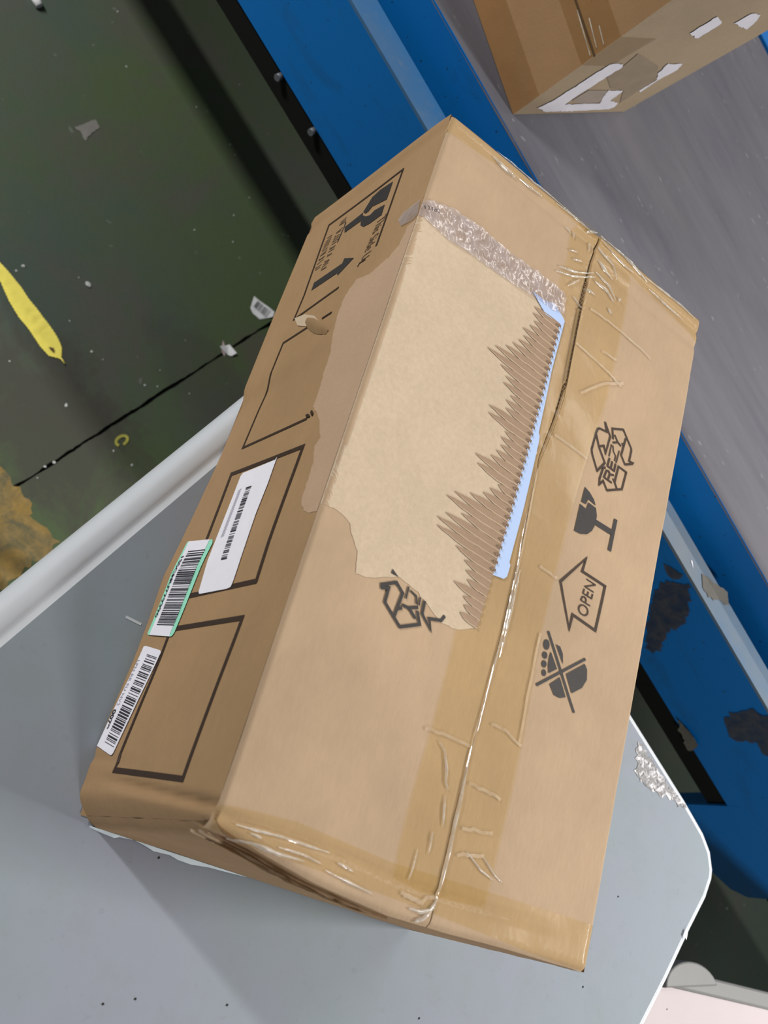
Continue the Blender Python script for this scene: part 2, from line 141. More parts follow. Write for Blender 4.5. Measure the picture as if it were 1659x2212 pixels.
    'c2_front_far': [(0.1936,0.0),(0.2557,0.1749)],
    'c2_seam': [(0.0596,0.1244),(-0.0008,0.118)],
}
TABLE_Z = 0.74
BOX_ROT = R(29.6)
# ------------------------------------------------------------------ materials
def srgb(r, g, b):
    def f(c):
        c /= 255.0
        return c / 12.92 if c <= 0.04045 else ((c + 0.055) / 1.055) ** 2.4
    return (f(r), f(g), f(b), 1.0)

def lin(r, g, b):
    return (r, g, b, 1.0)

class NT:
    def __init__(self, name):
        self.m = bpy.data.materials.new(name)
        self.m.use_nodes = True
        self.t = self.m.node_tree
        self.n = self.t.nodes
        self.b = self.n['Principled BSDF']
        self.out = self.n['Material Output']
        self.co = self.n.new('ShaderNodeTexCoord').outputs['Object']
    def link(self, a, b):
        self.t.links.new(a, b)
    def noise(self, scale, detail=4, rough=0.6, stretch=(1, 1, 1), rot=(0, 0, 0), dist=0.0, off=(0, 0, 0)):
        mp = self.n.new('ShaderNodeMapping')
        mp.inputs['Scale'].default_value = stretch
        mp.inputs['Rotation'].default_value = rot
        mp.inputs['Location'].default_value = off
        self.link(self.co, mp.inputs['Vector'])
        t = self.n.new('ShaderNodeTexNoise')
        t.inputs['Scale'].default_value = scale
        t.inputs['Detail'].default_value = detail
        t.inputs['Roughness'].default_value = rough
        t.inputs['Distortion'].default_value = dist
        self.link(mp.outputs[0], t.inputs['Vector'])
        return t.outputs['Fac']
    def ramp(self, fac, p0, p1, v0=0.0, v1=1.0):
        r = self.n.new('ShaderNodeMapRange')
        r.clamp = True
        for i, v in ((1, p0), (2, p1), (3, v0), (4, v1)):
            r.inputs[i].default_value = v
        self.link(fac, r.inputs[0])
        return r.outputs[0]
    def mix(self, fac, a, b, mode='MIX'):
        x = self.n.new('ShaderNodeMix')
        x.data_type = 'RGBA'
        x.blend_type = mode
        for sock, v in ((x.inputs[0], fac), (x.inputs[6], a), (x.inputs[7], b)):
            if hasattr(v, 'links') or hasattr(v, 'is_linked'):
                self.link(v, sock)
            elif isinstance(v, (int, float)):
                sock.default_value = v
            else:
                sock.default_value = v
        return x.outputs[2]
    def color(self, c):
        if isinstance(c, tuple):
            self.b.inputs['Base Color'].default_value = c
        else:
            self.link(c, self.b.inputs['Base Color'])
    def set(self, rough=None, spec=None, coat=None, metal=None):
        for k, v in (('Roughness', rough), ('Specular IOR Level', spec), ('Coat Weight', coat), ('Metallic', metal)):
            if v is not None:
                self.b.inputs[k].default_value = v
        return self
    def bump(self, fac, dist, strength=1.0):
        x = self.n.new('ShaderNodeBump')
        x.inputs['Distance'].default_value = dist
        x.inputs['Strength'].default_value = strength
        self.link(fac, x.inputs['Height'])
        self.link(x.outputs[0], self.b.inputs['Normal'])
        return x.outputs[0]

def plain(name, c, rough=0.6, spec=0.3, metal=0.0, var=0.12, scale=60, bump=0.0):
    k = NT(name)
    f = k.noise(scale, 4)
    lo = tuple(v * (1 - var) for v in c[:3]) + (1,)
    hi = tuple(min(1, v * (1 + var)) for v in c[:3]) + (1,)
    k.color(k.mix(f, lo, hi))
    k.set(rough, spec, None, metal)
    if bump:
        k.bump(f, bump)
    return k.m

def cardboard(name, c, fibre=(1, 1, 1), blotch=0.16, speck=0.10, rough=0.78, flutes=0.0):
    k = NT(name)
    big = k.ramp(k.noise(7, 4, 0.6), 0.3, 0.7)
    fine = k.ramp(k.noise(260, 3, 0.7, fibre), 0.3, 0.7)
    mid = k.ramp(k.noise(38, 4, 0.65, (1.0, 0.45, 1)), 0.32, 0.68)
    lo = tuple(v * (1 - blotch) for v in c[:3]) + (1,)
    hi = tuple(v * (1 + blotch * 0.55) for v in c[:3]) + (1,)
    col = k.mix(big, lo, hi)
    col = k.mix(k.ramp(mid, 0, 1, 0, 0.17), col, tuple(v * 0.72 for v in c[:3]) + (1,))
    col = k.mix(k.ramp(fine, 0, 1, 0, speck), col, tuple(v * 0.5 for v in c[:3]) + (1,))
    k.color(col)
    k.set(rough, 0.22)
    k.bump(fine, 0.00025, 0.5)
    return k.m

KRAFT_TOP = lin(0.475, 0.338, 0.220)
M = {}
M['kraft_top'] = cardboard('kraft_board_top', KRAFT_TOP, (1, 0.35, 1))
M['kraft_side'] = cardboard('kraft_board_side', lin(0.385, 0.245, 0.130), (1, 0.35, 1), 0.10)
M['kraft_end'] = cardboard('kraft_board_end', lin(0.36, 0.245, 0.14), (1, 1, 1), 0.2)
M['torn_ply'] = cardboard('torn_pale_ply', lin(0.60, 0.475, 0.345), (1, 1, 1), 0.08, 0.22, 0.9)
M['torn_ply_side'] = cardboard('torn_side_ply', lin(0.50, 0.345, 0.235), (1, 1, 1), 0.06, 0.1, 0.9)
M['flute'] = cardboard('bare_fluting', lin(0.37, 0.255, 0.175), (1, 1, 1), 0.1, 0.12, 0.9)
M['flute_lip'] = cardboard('torn_flute_lip', lin(0.56, 0.425, 0.30), (1, 1, 1), 0.1, 0.12, 0.9)
M['core_dark'] = plain('dark_board_core', lin(0.10, 0.06, 0.04), 0.95, 0.1)
M['hollow'] = plain('shaded_flute_end', lin(0.20, 0.135, 0.095), 0.9, 0.1)
M['ink'] = plain('black_print_ink', lin(0.040, 0.036, 0.036), 0.6, 0.3, 0, 0.25, 500)
M['ink_brown'] = plain('brown_black_ink', lin(0.045, 0.026, 0.018), 0.6, 0.3, 0, 0.25, 300)
M['ink_faint'] = plain('faint_print_ink', lin(0.13, 0.085, 0.055), 0.7, 0.2, 0, 0.3, 300)
M['blue_paper'] = plain('pale_blue_paper', lin(0.42, 0.55, 0.82), 0.55, 0.3, 0, 0.03, 60)
M['label_paper'] = plain('white_label_paper', lin(0.86, 0.85, 0.94), 0.5, 0.35, 0, 0.05, 90)
M['label_green'] = plain('mint_label_border', lin(0.34, 0.80, 0.60), 0.5, 0.35, 0, 0.12, 60)
M['label_ink'] = plain('label_ink', lin(0.03, 0.027, 0.035), 0.5, 0.3, 0, 0.2, 400)
M['label_grey'] = plain('grey_label_ink', lin(0.40, 0.38, 0.47), 0.5, 0.3, 0, 0.2, 400)
M['white_core'] = plain('bluish_white_liner', lin(0.60, 0.68, 0.74), 0.7, 0.2, 0, 0.12, 90)

def tape_mat(name, tint, haze, haze_col, gloss_rough, bump_scale, bump_dist, stretch=(1, 1, 1), ior=1.45):
    k = NT(name)
    k.n.remove(k.b)
    tr = k.n.new('ShaderNodeBsdfTransparent')
    tr.inputs[0].default_value = tint
    df = k.n.new('ShaderNodeBsdfDiffuse')
    df.inputs[0].default_value = haze_col
    gl = k.n.new('ShaderNodeBsdfGlossy')
    gl.inputs['Roughness'].default_value = gloss_rough
    f = k.noise(bump_scale, 3, 0.55, stretch, (0, 0, 0), 0.6)
    bp = k.n.new('ShaderNodeBump')
    bp.inputs['Distance'].default_value = bump_dist
    k.link(f, bp.inputs['Height'])
    k.link(bp.outputs[0], gl.inputs['Normal'])
    fr = k.n.new('ShaderNodeFresnel')
    # same reflectance from both sides of the film
    ge = k.n.new('ShaderNodeNewGeometry')
    k.link(k.ramp(ge.outputs['Backfacing'], 0, 1, ior, 1 / ior), fr.inputs['IOR'])
    k.link(bp.outputs[0], fr.inputs['Normal'])
    mx = k.n.new('ShaderNodeMixShader')
    hz = k.ramp(k.noise(70, 3, 0.6, stretch), 0.35, 0.7, haze * 0.4, haze)
    k.link(hz, mx.inputs[0])
    k.link(tr.outputs[0], mx.inputs[1])
    k.link(df.outputs[0], mx.inputs[2])
    m2 = k.n.new('ShaderNodeMixShader')
    k.link(fr.outputs[0], m2.inputs[0])
    k.link(mx.outputs[0], m2.inputs[1])
    k.link(gl.outputs[0], m2.inputs[2])
    k.link(m2.outputs[0], k.out.inputs[0])
    return k.m

M['tape'] = tape_mat('clear_brownish_tape', lin(0.978, 0.945, 0.84), 0.05, lin(0.6, 0.5, 0.32), 0.14, 40, 0.00022, (1, 1, 1), 1.12)
M['tape_wrinkle'] = tape_mat('tape_wrinkle_film', lin(0.97, 0.95, 0.90), 0.62, lin(0.88, 0.83, 0.76), 0.07, 160, 0.0001, (1, 1, 1), 2.4)  # wrinkled film; its whitish haze colour also stands in for bright highlights
M['tape_white'] = tape_mat('crumpled_clear_film', lin(0.93, 0.92, 0.95), 0.50, lin(0.60, 0.53, 0.545), 0.16, 60, 0.0006, (1, 1, 1), 1.4)
M['crease'] = tape_mat('pale_tape_crease', lin(0.97, 0.96, 0.95), 0.55, lin(0.62, 0.49, 0.345), 0.3, 160, 0.0003, (1, 1, 1), 1.2)
M['residue'] = tape_mat('dirty_film_residue', lin(0.45, 0.45, 0.46), 0.52, lin(0.105, 0.10, 0.105), 0.2, 90, 0.003)

# table plastic
k = NT('grey_plastic')
f1 = k.noise(3.2, 4, 0.55)
f2 = k.noise(90, 4, 0.7)
f3 = k.noise(22, 6, 0.75, (1, 1, 1), (0, 0, 0), 0.4)
c = k.mix(k.ramp(f1, 0.35, 0.65), lin(0.235, 0.283, 0.308), lin(0.262, 0.272, 0.335))
c = k.mix(k.ramp(f3, 0.45, 0.75, 0, 0.5), c, lin(0.225, 0.255, 0.27))
c = k.mix(k.ramp(f2, 0.62, 0.72, 0, 0.25), c, lin(0.18, 0.19, 0.2))
k.color(c)
k.set(0.8, 0.12)
k.bump(f2, 0.0003, 0.4)
M['table'] = k.m
M['table_rim'] = plain('rim_highlight_plastic', lin(0.52, 0.55, 0.595), 0.5, 0.3, 0, 0.05, 40)  # rim plastic; its edge highlight is put into the pale colour
M['steel_grey'] = plain('grey_leg_steel', lin(0.22, 0.23, 0.24), 0.4, 0.5, 0.4)
k = NT('scuffed_white_plastic')
fa = k.ramp(k.noise(120, 5, 0.7, (1, 1, 1), (0, 0, 0), 0.8), 0.42, 0.56)
fb = k.ramp(k.noise(300, 3, 0.6), 0.55, 0.62)
c = k.mix(fa, lin(0.72, 0.71, 0.74), lin(0.25, 0.25, 0.255))
c = k.mix(k.ramp(fb, 0, 1, 0, 0.7), c, lin(0.10, 0.10, 0.11))
k.color(c)
k.set(0.6, 0.3)
k.bump(fa, 0.0008)
M['scuff'] = k.m

# floor paint
k = NT('green_floor_paint')
g0 = k.ramp(k.noise(1.6, 5, 0.6, off=(3.1, 0.4, 0)), 0.40, 0.60)
g1 = k.ramp(k.noise(4.0, 6, 0.7, off=(0.6, 2.2, 0), dist=0.5), 0.48, 0.66)
g2 = k.ramp(k.noise(11, 6, 0.75, dist=0.6), 0.56, 0.72)
g3 = k.ramp(k.noise(240, 2, 0.5), 0.3, 0.7)
c = k.mix(g0, lin(0.062, 0.090, 0.041), lin(0.058, 0.080, 0.064))
c = k.mix(k.ramp(g1, 0, 1, 0, 0.75), c, lin(0.078, 0.074, 0.066))
c = k.mix(k.ramp(g2, 0, 1, 0, 0.45), c, lin(0.062, 0.080, 0.080))
c = k.mix(k.ramp(g3, 0, 1, 0, 0.14), c, lin(0.03, 0.035, 0.025))
sp = k.ramp(k.noise(52, 2, 0.4, off=(5, 1, 0)), 0.735, 0.76)
c = k.mix(k.ramp(sp, 0, 1, 0, 0.35), c, lin(0.2, 0.21, 0.2))
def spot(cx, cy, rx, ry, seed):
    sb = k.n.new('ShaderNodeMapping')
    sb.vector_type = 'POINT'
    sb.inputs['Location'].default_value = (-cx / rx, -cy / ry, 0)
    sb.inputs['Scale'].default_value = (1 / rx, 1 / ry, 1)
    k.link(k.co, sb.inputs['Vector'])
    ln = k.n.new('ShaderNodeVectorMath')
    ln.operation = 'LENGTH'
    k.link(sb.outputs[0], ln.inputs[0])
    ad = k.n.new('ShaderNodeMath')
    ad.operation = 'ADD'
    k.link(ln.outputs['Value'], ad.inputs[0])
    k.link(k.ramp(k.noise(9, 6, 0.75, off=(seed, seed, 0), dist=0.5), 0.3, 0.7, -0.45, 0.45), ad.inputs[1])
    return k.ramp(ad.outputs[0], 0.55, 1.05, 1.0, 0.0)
FLOOR_DARK = lin(0.050, 0.049, 0.040)
c = k.mix(k.ramp(spot(-0.30, 0.52, 0.22, 0.14, 1.0), 0, 1, 0, 0.85), c, FLOOR_DARK)  # floor colour turns darker and browner inside this patch
c = k.mix(k.ramp(spot(0.10, 0.98, 0.20, 0.14, 4.0), 0, 1, 0, 0.7), c, lin(0.074, 0.066, 0.058))
c = k.mix(k.ramp(spot(-0.16, 0.93, 0.12, 0.05, 7.0), 0, 1, 0, 0.6), c, lin(0.080, 0.068, 0.060))
c = k.mix(k.ramp(spot(-0.22, 0.80, 0.16, 0.08, 9.0), 0, 1, 0, 0.5), c, lin(0.052, 0.052, 0.046))
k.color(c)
k.set(0.55, 0.3)
k.bump(k.noise(30, 5, 0.7), 0.0012, 0.5)
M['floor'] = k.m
M['joint'] = plain('dark_floor_joint', lin(0.022, 0.024, 0.02), 0.9, 0.1)
k = NT('worn_yellow_paint')
fa = k.ramp(k.noise(16, 6, 0.75, dist=0.8), 0.38, 0.62)
fb = k.ramp(k.noise(55, 5, 0.7), 0.45, 0.7)
c = k.mix(fa, lin(0.235, 0.150, 0.040), lin(0.095, 0.088, 0.050))
c = k.mix(k.ramp(fb, 0, 1, 0, 0.45), c, lin(0.32, 0.21, 0.075))
k.color(c)
k.set(0.7, 0.2)
M['stain'] = k.m
# conveyor
k = NT('blue_conveyor_paint')
fa = k.ramp(k.noise(9, 6, 0.7, (1, 1, 3), dist=0.6), 0.55, 0.75)
c = k.mix(k.ramp(fa, 0, 1, 0, 0.45), lin(0.0008, 0.130, 0.440), lin(0.010, 0.065, 0.145))
c = k.mix(k.ramp(k.noise(150, 2, 0.5), 0.72, 0.76, 0, 0.8), c, lin(0.01, 0.02, 0.03))
k.color(c)
k.set(0.48, 0.35)
M['blue'] = k.m
k = NT('dusty_blue_flange')
fa = k.ramp(k.noise(7, 6, 0.7, (1, 2, 1)), 0.4, 0.65)
sx = k.n.new('ShaderNodeSeparateXYZ')
k.link(k.co, sx.inputs[0])
along = k.ramp(sx.outputs[0], -0.35, 0.30)
c = k.mix(along, k.mix(fa, lin(0.035, 0.135, 0.31), lin(0.06, 0.14, 0.27)), k.mix(fa, lin(0.085, 0.14, 0.215), lin(0.13, 0.155, 0.18)))
c = k.mix(k.ramp(k.noise(60, 5, 0.7), 0.55, 0.75, 0, 0.4), c, lin(0.15, 0.18, 0.21))
k.color(c)
k.set(0.42, 0.5)
M['flange'] = k.m
k = NT('grey_belt_fabric')
fa = k.noise(26, 5, 0.7, (0.12, 1, 1))
fb = k.noise(6, 5, 0.65, (0.5, 1, 1))
c = k.mix(k.ramp(fa, 0.3, 0.7), lin(0.094, 0.093, 0.113), lin(0.134, 0.131, 0.155))
c = k.mix(k.ramp(fb, 0.4, 0.7, 0, 0.5), c, lin(0.152, 0.146, 0.158))
c = k.mix(k.ramp(k.noise(130, 2, 0.5, (0.4, 1, 1)), 0.70, 0.75, 0, 0.5), c, lin(0.26, 0.25, 0.27))
k.color(c)
k.set(0.75, 0.15)
k.bump(fa, 0.0006)
M['belt'] = k.m
M['black'] = plain('black_rubber', lin(0.006, 0.006, 0.006), 0.8, 0.15)
M['bolt'] = plain('grey_bolt_steel', lin(0.12, 0.13, 0.15), 0.5, 0.3, 0.3)
M['peel'] = plain('peeling_grey_film', lin(0.10, 0.095, 0.085), 0.6, 0.3, 0, 0.4, 60)
M['c2_side'] = cardboard('moving_carton_side', lin(0.345, 0.205, 0.105), (1, 1, 1), 0.12)
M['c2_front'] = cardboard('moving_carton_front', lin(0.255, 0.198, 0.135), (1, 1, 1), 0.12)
M['c2_grey'] = plain('clear_pouch_grey', lin(0.235, 0.195, 0.165), 0.4, 0.3, 0, 0.2, 60)
M['c2_pouch'] = plain('film_covered_board', lin(0.20, 0.155, 0.11), 0.4, 0.3, 0, 0.2, 60)
M['c2_white'] = plain('white_shipping_paper', lin(0.50, 0.49, 0.54), 0.5, 0.3, 0, 0.15, 40)
M['c2_tape'] = tape_mat('brown_carton_tape', lin(0.94, 0.89, 0.79), 0.10, lin(0.3, 0.2, 0.1), 0.2, 60, 0.001)
M['pink'] = plain('pinkish_white_sheet', lin(0.345, 0.30, 0.315), 0.55, 0.3, 0, 0.04, 30)
M['grey_rim'] = plain('warm_grey_rim', lin(0.125, 0.126, 0.125), 0.5, 0.3, 0, 0.06, 40)
M['leaf'] = plain('yellow_leaf', lin(0.84, 0.73, 0.14), 0.5, 0.35, 0, 0.10, 60, 0.0006)
M['paper'] = plain('white_litter_paper', lin(0.66, 0.67, 0.70), 0.6, 0.3, 0, 0.08, 60)
M['pink_paper'] = plain('pinkish_litter_paper', lin(0.45, 0.36, 0.37), 0.6, 0.3)
M['crumb'] = plain('pale_crumb', lin(0.42, 0.44, 0.43), 0.6, 0.3, 0, 0.2, 300)
M['dirt'] = plain('grey_paint_scrap', lin(0.17, 0.165, 0.155), 0.7, 0.2, 0, 0.25, 40)
M['yellow_scrap'] = plain('yellow_green_scrap', lin(0.36, 0.34, 0.07), 0.6, 0.3)
# ------------------------------------------------------------------ mesh helpers
def obj(name, verts, faces, mat, parent=None, smooth=False):
    me = bpy.data.meshes.new(name)
    me.from_pydata([tuple(v) for v in verts], [], faces)
    me.update()
    if smooth:
        for p in me.polygons:
            p.use_smooth = True
    me.materials.append(M[mat] if isinstance(mat, str) else mat)
    o = bpy.data.objects.new(name, me)
    COL.objects.link(o)
    o.parent = parent
    return o

def bm_obj(name, bm, mat, parent=None, smooth=False):
    me = bpy.data.meshes.new(name)
    bm.to_mesh(me)
    bm.free()
    if smooth:
        for p in me.polygons:
            p.use_smooth = True
    me.materials.append(M[mat] if isinstance(mat, str) else mat)
    o = bpy.data.objects.new(name, me)
    COL.objects.link(o)
    o.parent = parent
    return o

def thing(name, label, cat, loc=(0, 0, 0), rz=0.0, group=None):
    o = bpy.data.objects.new(name, None)
    o.empty_display_size = 0.05
    COL.objects.link(o)
    o.location = loc
    o.rotation_euler = (0, 0, rz)
    return tag(o, label, cat, group)

def tag(o, label, cat, group=None):
    o['label'] = label
    o['category'] = cat
    if group:
        o['group'] = group
    return o

def grid(us, vs, fn):
    verts = [fn(u, v) for u in us for v in vs]
    n = len(vs)
    faces = [(i * n + j, (i + 1) * n + j, (i + 1) * n + j + 1, i * n + j + 1) for i in range(len(us) - 1) for j in range(n - 1)]
    return verts, faces

def lerp_table(tab, t):
    if t <= tab[0][0]:
        return tab[0][1]
    for (a, va), (b, vb) in zip(tab, tab[1:]):
        if t <= b:
            return va + (vb - va) * (t - a) / (b - a)
    return tab[-1][1]

def smooth(a, b, t):
    t = min(1.0, max(0.0, (t - a) / (b - a)))
    return t * t * (3 - 2 * t)

def linspace(a, b, n):
    return [a + (b - a) * i / (n - 1) for i in range(n)]

def clean(poly):
    out = []
    for p in poly:
        if not out or (abs(p[0] - out[-1][0]) + abs(p[1] - out[-1][1])) > 2e-5:
            out.append(tuple(p))
    if len(out) > 1 and (abs(out[0][0] - out[-1][0]) + abs(out[0][1] - out[-1][1])) < 2e-5:
        out.pop()
    return out

def jag(poly, amp, step, seed=1, keep=None):
    """roughen an outline the way torn paper does"""
    out = []
    n = len(poly)
    for i in range(n):
        a, b = Vector(poly[i]), Vector(poly[(i + 1) % n])
        d = b - a
        k = max(1, int(d.length / step))
        nrm = Vector((-d.y, d.x)).normalized() if d.length > 1e-9 else Vector((0, 0))
        for j in range(k):
            p = a + d * (j / k)
            q = noise.noise(Vector((p.x * 310, p.y * 310, seed))) + 0.6 * noise.noise(Vector((p.x * 900, p.y * 900, seed)))
            out.append(tuple(p if keep and keep(p) else p + nrm * amp * q))
    return out

def stroke_polys(pts, width, closed=False):
    """a pen line of even width as one strip of quads (mitred)"""
    P = [Vector(p) for p in pts]
    n = len(P)
    L_, R_ = [], []
    for i in range(n):
        if closed:
            d0, d1 = (P[i] - P[i - 1]).normalized(), (P[(i + 1) % n] - P[i]).normalized()
        else:
            d0 = (P[i] - P[i - 1]).normalized() if i else (P[1] - P[0]).normalized()
            d1 = (P[i + 1] - P[i]).normalized() if i < n - 1 else d0
        t = (d0 + d1)
        t = t.normalized() if t.length > 1e-6 else d1
        nn = Vector((-t.y, t.x))
        c = max(0.45, abs(nn.dot(Vector((-d1.y, d1.x)))))
        h = width * 0.5 / c
        p = P[i].copy()
        if not closed and i == 0:
            p -= d1 * width * 0.35
        if not closed and i == n - 1:
            p += d0 * width * 0.35
        L_.append(p + nn * h)
        R_.append(p - nn * h)
    quads = []
    for i in range(n if closed else n - 1):
        j = (i + 1) % n
        quads.append([tuple(L_[i]), tuple(R_[i]), tuple(R_[j]), tuple(L_[j])])
    return quads

def flat_mesh(polys, maxlen=0.012):
    """bmesh of flat 2-D outlines, cut fine enough to follow a bowed panel"""
    bm = bmesh.new()
    for poly in polys:
        poly = clean(poly)
        if len(poly) < 3:
            continue
        try:
            bm.faces.new([bm.verts.new((p[0], p[1], 0)) for p in poly])
        except ValueError:
            pass
    bmesh.ops.triangulate(bm, faces=bm.faces[:])
    for _ in range(6):
        es = [e for e in bm.edges if e.calc_length() > maxlen]
        if not es:
            break
        bmesh.ops.subdivide_edges(bm, edges=es, cuts=1)
        bmesh.ops.triangulate(bm, faces=bm.faces[:])
    return bm

def decal(name, polys, surf, off, mat, parent, maxlen=0.012, flip=False, smooth_=False):
    bm = flat_mesh(polys, maxlen)
    for v in bm.verts:
        v.co = surf(v.co.x, v.co.y, off)
    bm.normal_update()
    if flip:
        bmesh.ops.reverse_faces(bm, faces=bm.faces[:])
    return bm_obj(name, bm, mat, parent, smooth_)

def text_polys(body, origin, xend, yend, bold=0.0, shear=0.0):
    """outline of a word set by the built-in typeface, as triangles in the parallelogram origin-xend / origin-yend"""
    cu = bpy.data.curves.new('text', 'FONT')
    cu.body = body
    cu.offset = bold
    cu.shear = shear
    o = bpy.data.objects.new('text', cu)
    COL.objects.link(o)
    dg = bpy.context.evaluated_depsgraph_get()
    me = bpy.data.meshes.new_from_object(o.evaluated_get(dg))
    xs = [v.co.x for v in me.vertices]
    ys = [v.co.y for v in me.vertices]
    x0, x1, y0, y1 = min(xs), max(xs), min(ys), max(ys)
    O, X, Y = Vector(origin), Vector(xend) - Vector(origin), Vector(yend) - Vector(origin)
    pts = [tuple(O + X * ((v.co.x - x0) / (x1 - x0)) + Y * ((v.co.y - y0) / (y1 - y0))) for v in me.vertices]
    polys = [[pts[i] for i in p.vertices] for p in me.polygons]
    bpy.data.objects.remove(o)
    bpy.data.curves.remove(cu)
    bpy.data.meshes.remove(me)
    return polys

def bars(a, b, a2, n, seed, fill=0.5):
    """a printed barcode between a and b (run) and a - a2 (bar height)"""
    rnd = random.Random(seed)
    A, B, H2 = Vector(a), Vector(b), Vector(a2) - Vector(a)
    ws = []
    for i in range(n):
        ws.append((rnd.choice((1, 1, 1, 2, 3)), rnd.choice((1, 1, 1, 2, 3) if fill < 0.6 else (1, 1, 1, 2))))
    tot = sum(p + q for p, q in ws) - ws[-1][1]
    t = 0
    out = []
    for p, q in ws:
        u0, u1 = t / tot, (t + p * 0.86) / tot
        P0, P1 = A.lerp(B, u0), A.lerp(B, min(1, u1))
        out.append([tuple(P0), tuple(P1), tuple(P1 + H2), tuple(P0 + H2)])
        t += p + q
    return out

def extrude_outline(name, outline, z0, z1, mat, parent=None, bevel=0.0, segs=2, smooth_=False):
    bm = bmesh.new()
    vs = [bm.verts.new((p[0], p[1], z0)) for p in outline]
    f = bm.faces.new(vs)
    if f.normal.z > 0:
        f.normal_flip()
    f.normal_update()
    r = bmesh.ops.extrude_face_region(bm, geom=[f])
    for v in [g for g in r['geom'] if isinstance(g, bmesh.types.BMVert)]:
        v.co.z = z1
    bmesh.ops.recalc_face_normals(bm, faces=bm.faces[:])
    if bevel:
        es = [e for e in bm.edges if abs(e.verts[0].co.z - e.verts[1].co.z) < 1e-7 and (abs(e.verts[0].co.z - z1) < 1e-7 or abs(e.verts[0].co.z - z0) < 1e-7)]
        bmesh.ops.bevel(bm, geom=es, offset=bevel, segments=segs, affect='EDGES', profile=0.5)
    return bm_obj(name, bm, mat, parent, smooth_)

def box_obj(name, x0, x1, y0, y1, z0, z1, mat, parent=None, bevel=0.002):
    bm = bmesh.new()
    bmesh.ops.create_cube(bm, size=1)
    for v in bm.verts:
        v.co = Vector((x0 + (v.co.x + 0.5) * (x1 - x0), y0 + (v.co.y + 0.5) * (y1 - y0), z0 + (v.co.z + 0.5) * (z1 - z0)))
    if bevel:
        bmesh.ops.bevel(bm, geom=bm.edges[:], offset=bevel, segments=2, affect='EDGES', profile=0.5)
    return bm_obj(name, bm, mat, parent)

def cyl_obj(name, p0, p1, r, mat, parent=None, seg=16):
    p0, p1 = Vector(p0), Vector(p1)
    d = p1 - p0
    bm = bmesh.new()
    bmesh.ops.create_cone(bm, cap_ends=True, segments=seg, radius1=r, radius2=r, depth=d.length)
    q = d.to_track_quat('Z', 'Y').to_matrix().to_4x4()
    bmesh.ops.transform(bm, matrix=Matrix.Translation((p0 + p1) / 2) @ q, verts=bm.verts[:])
    o = bm_obj(name, bm, mat, parent)
    for p in o.data.polygons:
        p.use_smooth = len(p.vertices) == 4
    return o
# ------------------------------------------------------------------ the setting: painted floor with a joint
JA, JB = Vector((-0.2427, 0.32)), Vector((-0.2502, 0.92))
def joint_x(y, side):
    t = (y - JA.y) / (JB.y - JA.y)
    x = JA.x + (JB.x - JA.x) * t
    wob = 0.0030 * noise.noise(Vector((y * 38, side * 3.3, 0))) + 0.0012 * noise.noise(Vector((y * 140, side * 5.1, 0)))
    return x + side * 0.0026 + wob
ys = sorted(set([-4.0, -2.5, -1.5, -0.6, 3.0, 4.0, 6.0] + [round(-0.3 + 0.006 * i, 4) for i in range(250)]))
nj = len(ys)
verts, faces = [], []
for y in ys:
    a, b = joint_x(y, -1), joint_x(y, 1)
    verts += [(-5, y, 0), (a, y, 0), (a + 0.001, y, -0.006), (b - 0.001, y, -0.006), (b, y, 0), (5, y, 0)]
for i in range(nj - 1):
    for j in range(5):
        faces.append((i * 6 + j, i * 6 + j + 1, (i + 1) * 6 + j + 1, (i + 1) * 6 + j))
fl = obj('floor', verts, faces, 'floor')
fl.data.materials.append(M['joint'])
for i, p in enumerate(fl.data.polygons):
    if i % 5 in (1, 2, 3):
        p.material_index = 1
fl['kind'] = 'structure'
st = decal('trim_1', [jag(DATA['stain'], 0.012, 0.006, 3)], lambda x, y, o: Vector((x, y, o)), 0.0006, 'stain', None, 0.05)
st['kind'] = 'structure'
st['label'] = 'worn brownish yellow paint line on the green floor'
# ------------------------------------------------------------------ the grey folding table
TZ = TABLE_Z
def table_outline():
    # far right corner is rounded; sides run slightly skewed
    pts = [(-0.118, -0.62), (0.618, -0.62)]
    right = list(reversed(DATA['table_edge']))
    pts += right
    # far left corner behind the carton
    cx, cy, r = -0.134, 0.4665, 0.0695
    for i in range(0, 9):
        t = R(90 + 90 * i / 8)
        pts.append((cx + r * math.cos(t) - 0.003 * i / 8, cy + r * math.sin(t)))
    pts += [(-0.1935, 0.40), (-0.187, 0.316), (-0.167, 0.05)]
    return pts

def inset(poly, d):
    n = len(poly)
    out = []
    for i in range(n):
        a, b, c_ = Vector(poly[i - 1]), Vector(poly[i]), Vector(poly[(i + 1) % n])
        d0, d1 = (b - a).normalized(), (c_ - b).normalized()
        n0, n1 = Vector((-d0.y, d0.x)), Vector((-d1.y, d1.x))
        m = (n0 + n1).normalized()
        out.append(tuple(b + m * (d / max(0.4, m.dot(n1)))))
    return out

table = thing('folding_table', 'grey plastic folding table with rounded corner and scuffs under the big carton', 'table', (0.2, 0.0, 0.0))
TOFF = Vector((-0.2, 0.0, 0.0))
def tshift(poly):
    return [(p[0] - 0.2, p[1]) for p in poly]
ol = tshift(table_outline())
n_ = len(ol)
prof = [(0.012, -0.046), (0.002, -0.040), (-0.001, -0.026), (0.000, -0.010), (0.0045, -0.0026), (0.010, -0.0004), (0.0165, 0.0), (0.0200, -0.0006), (0.0225, -0.0018), (0.0250, -0.0016), (0.0285, 0.0)]
def ring(d, z):
    out = []
    for (x, y), (ox, oy) in zip(inset(ol, d), ol):
        k_ = 1.0 - 0.80 * smooth(-0.25, 0.05, ox)
        out.append((ox + (x - ox) * k_, oy + (y - oy) * k_, TZ + z * (k_ if -0.004 < z < 0.0 else 1.0)))
    return out
rings = [ring(d, z) for d, z in prof]
verts = [v for r_ in rings for v in r_]
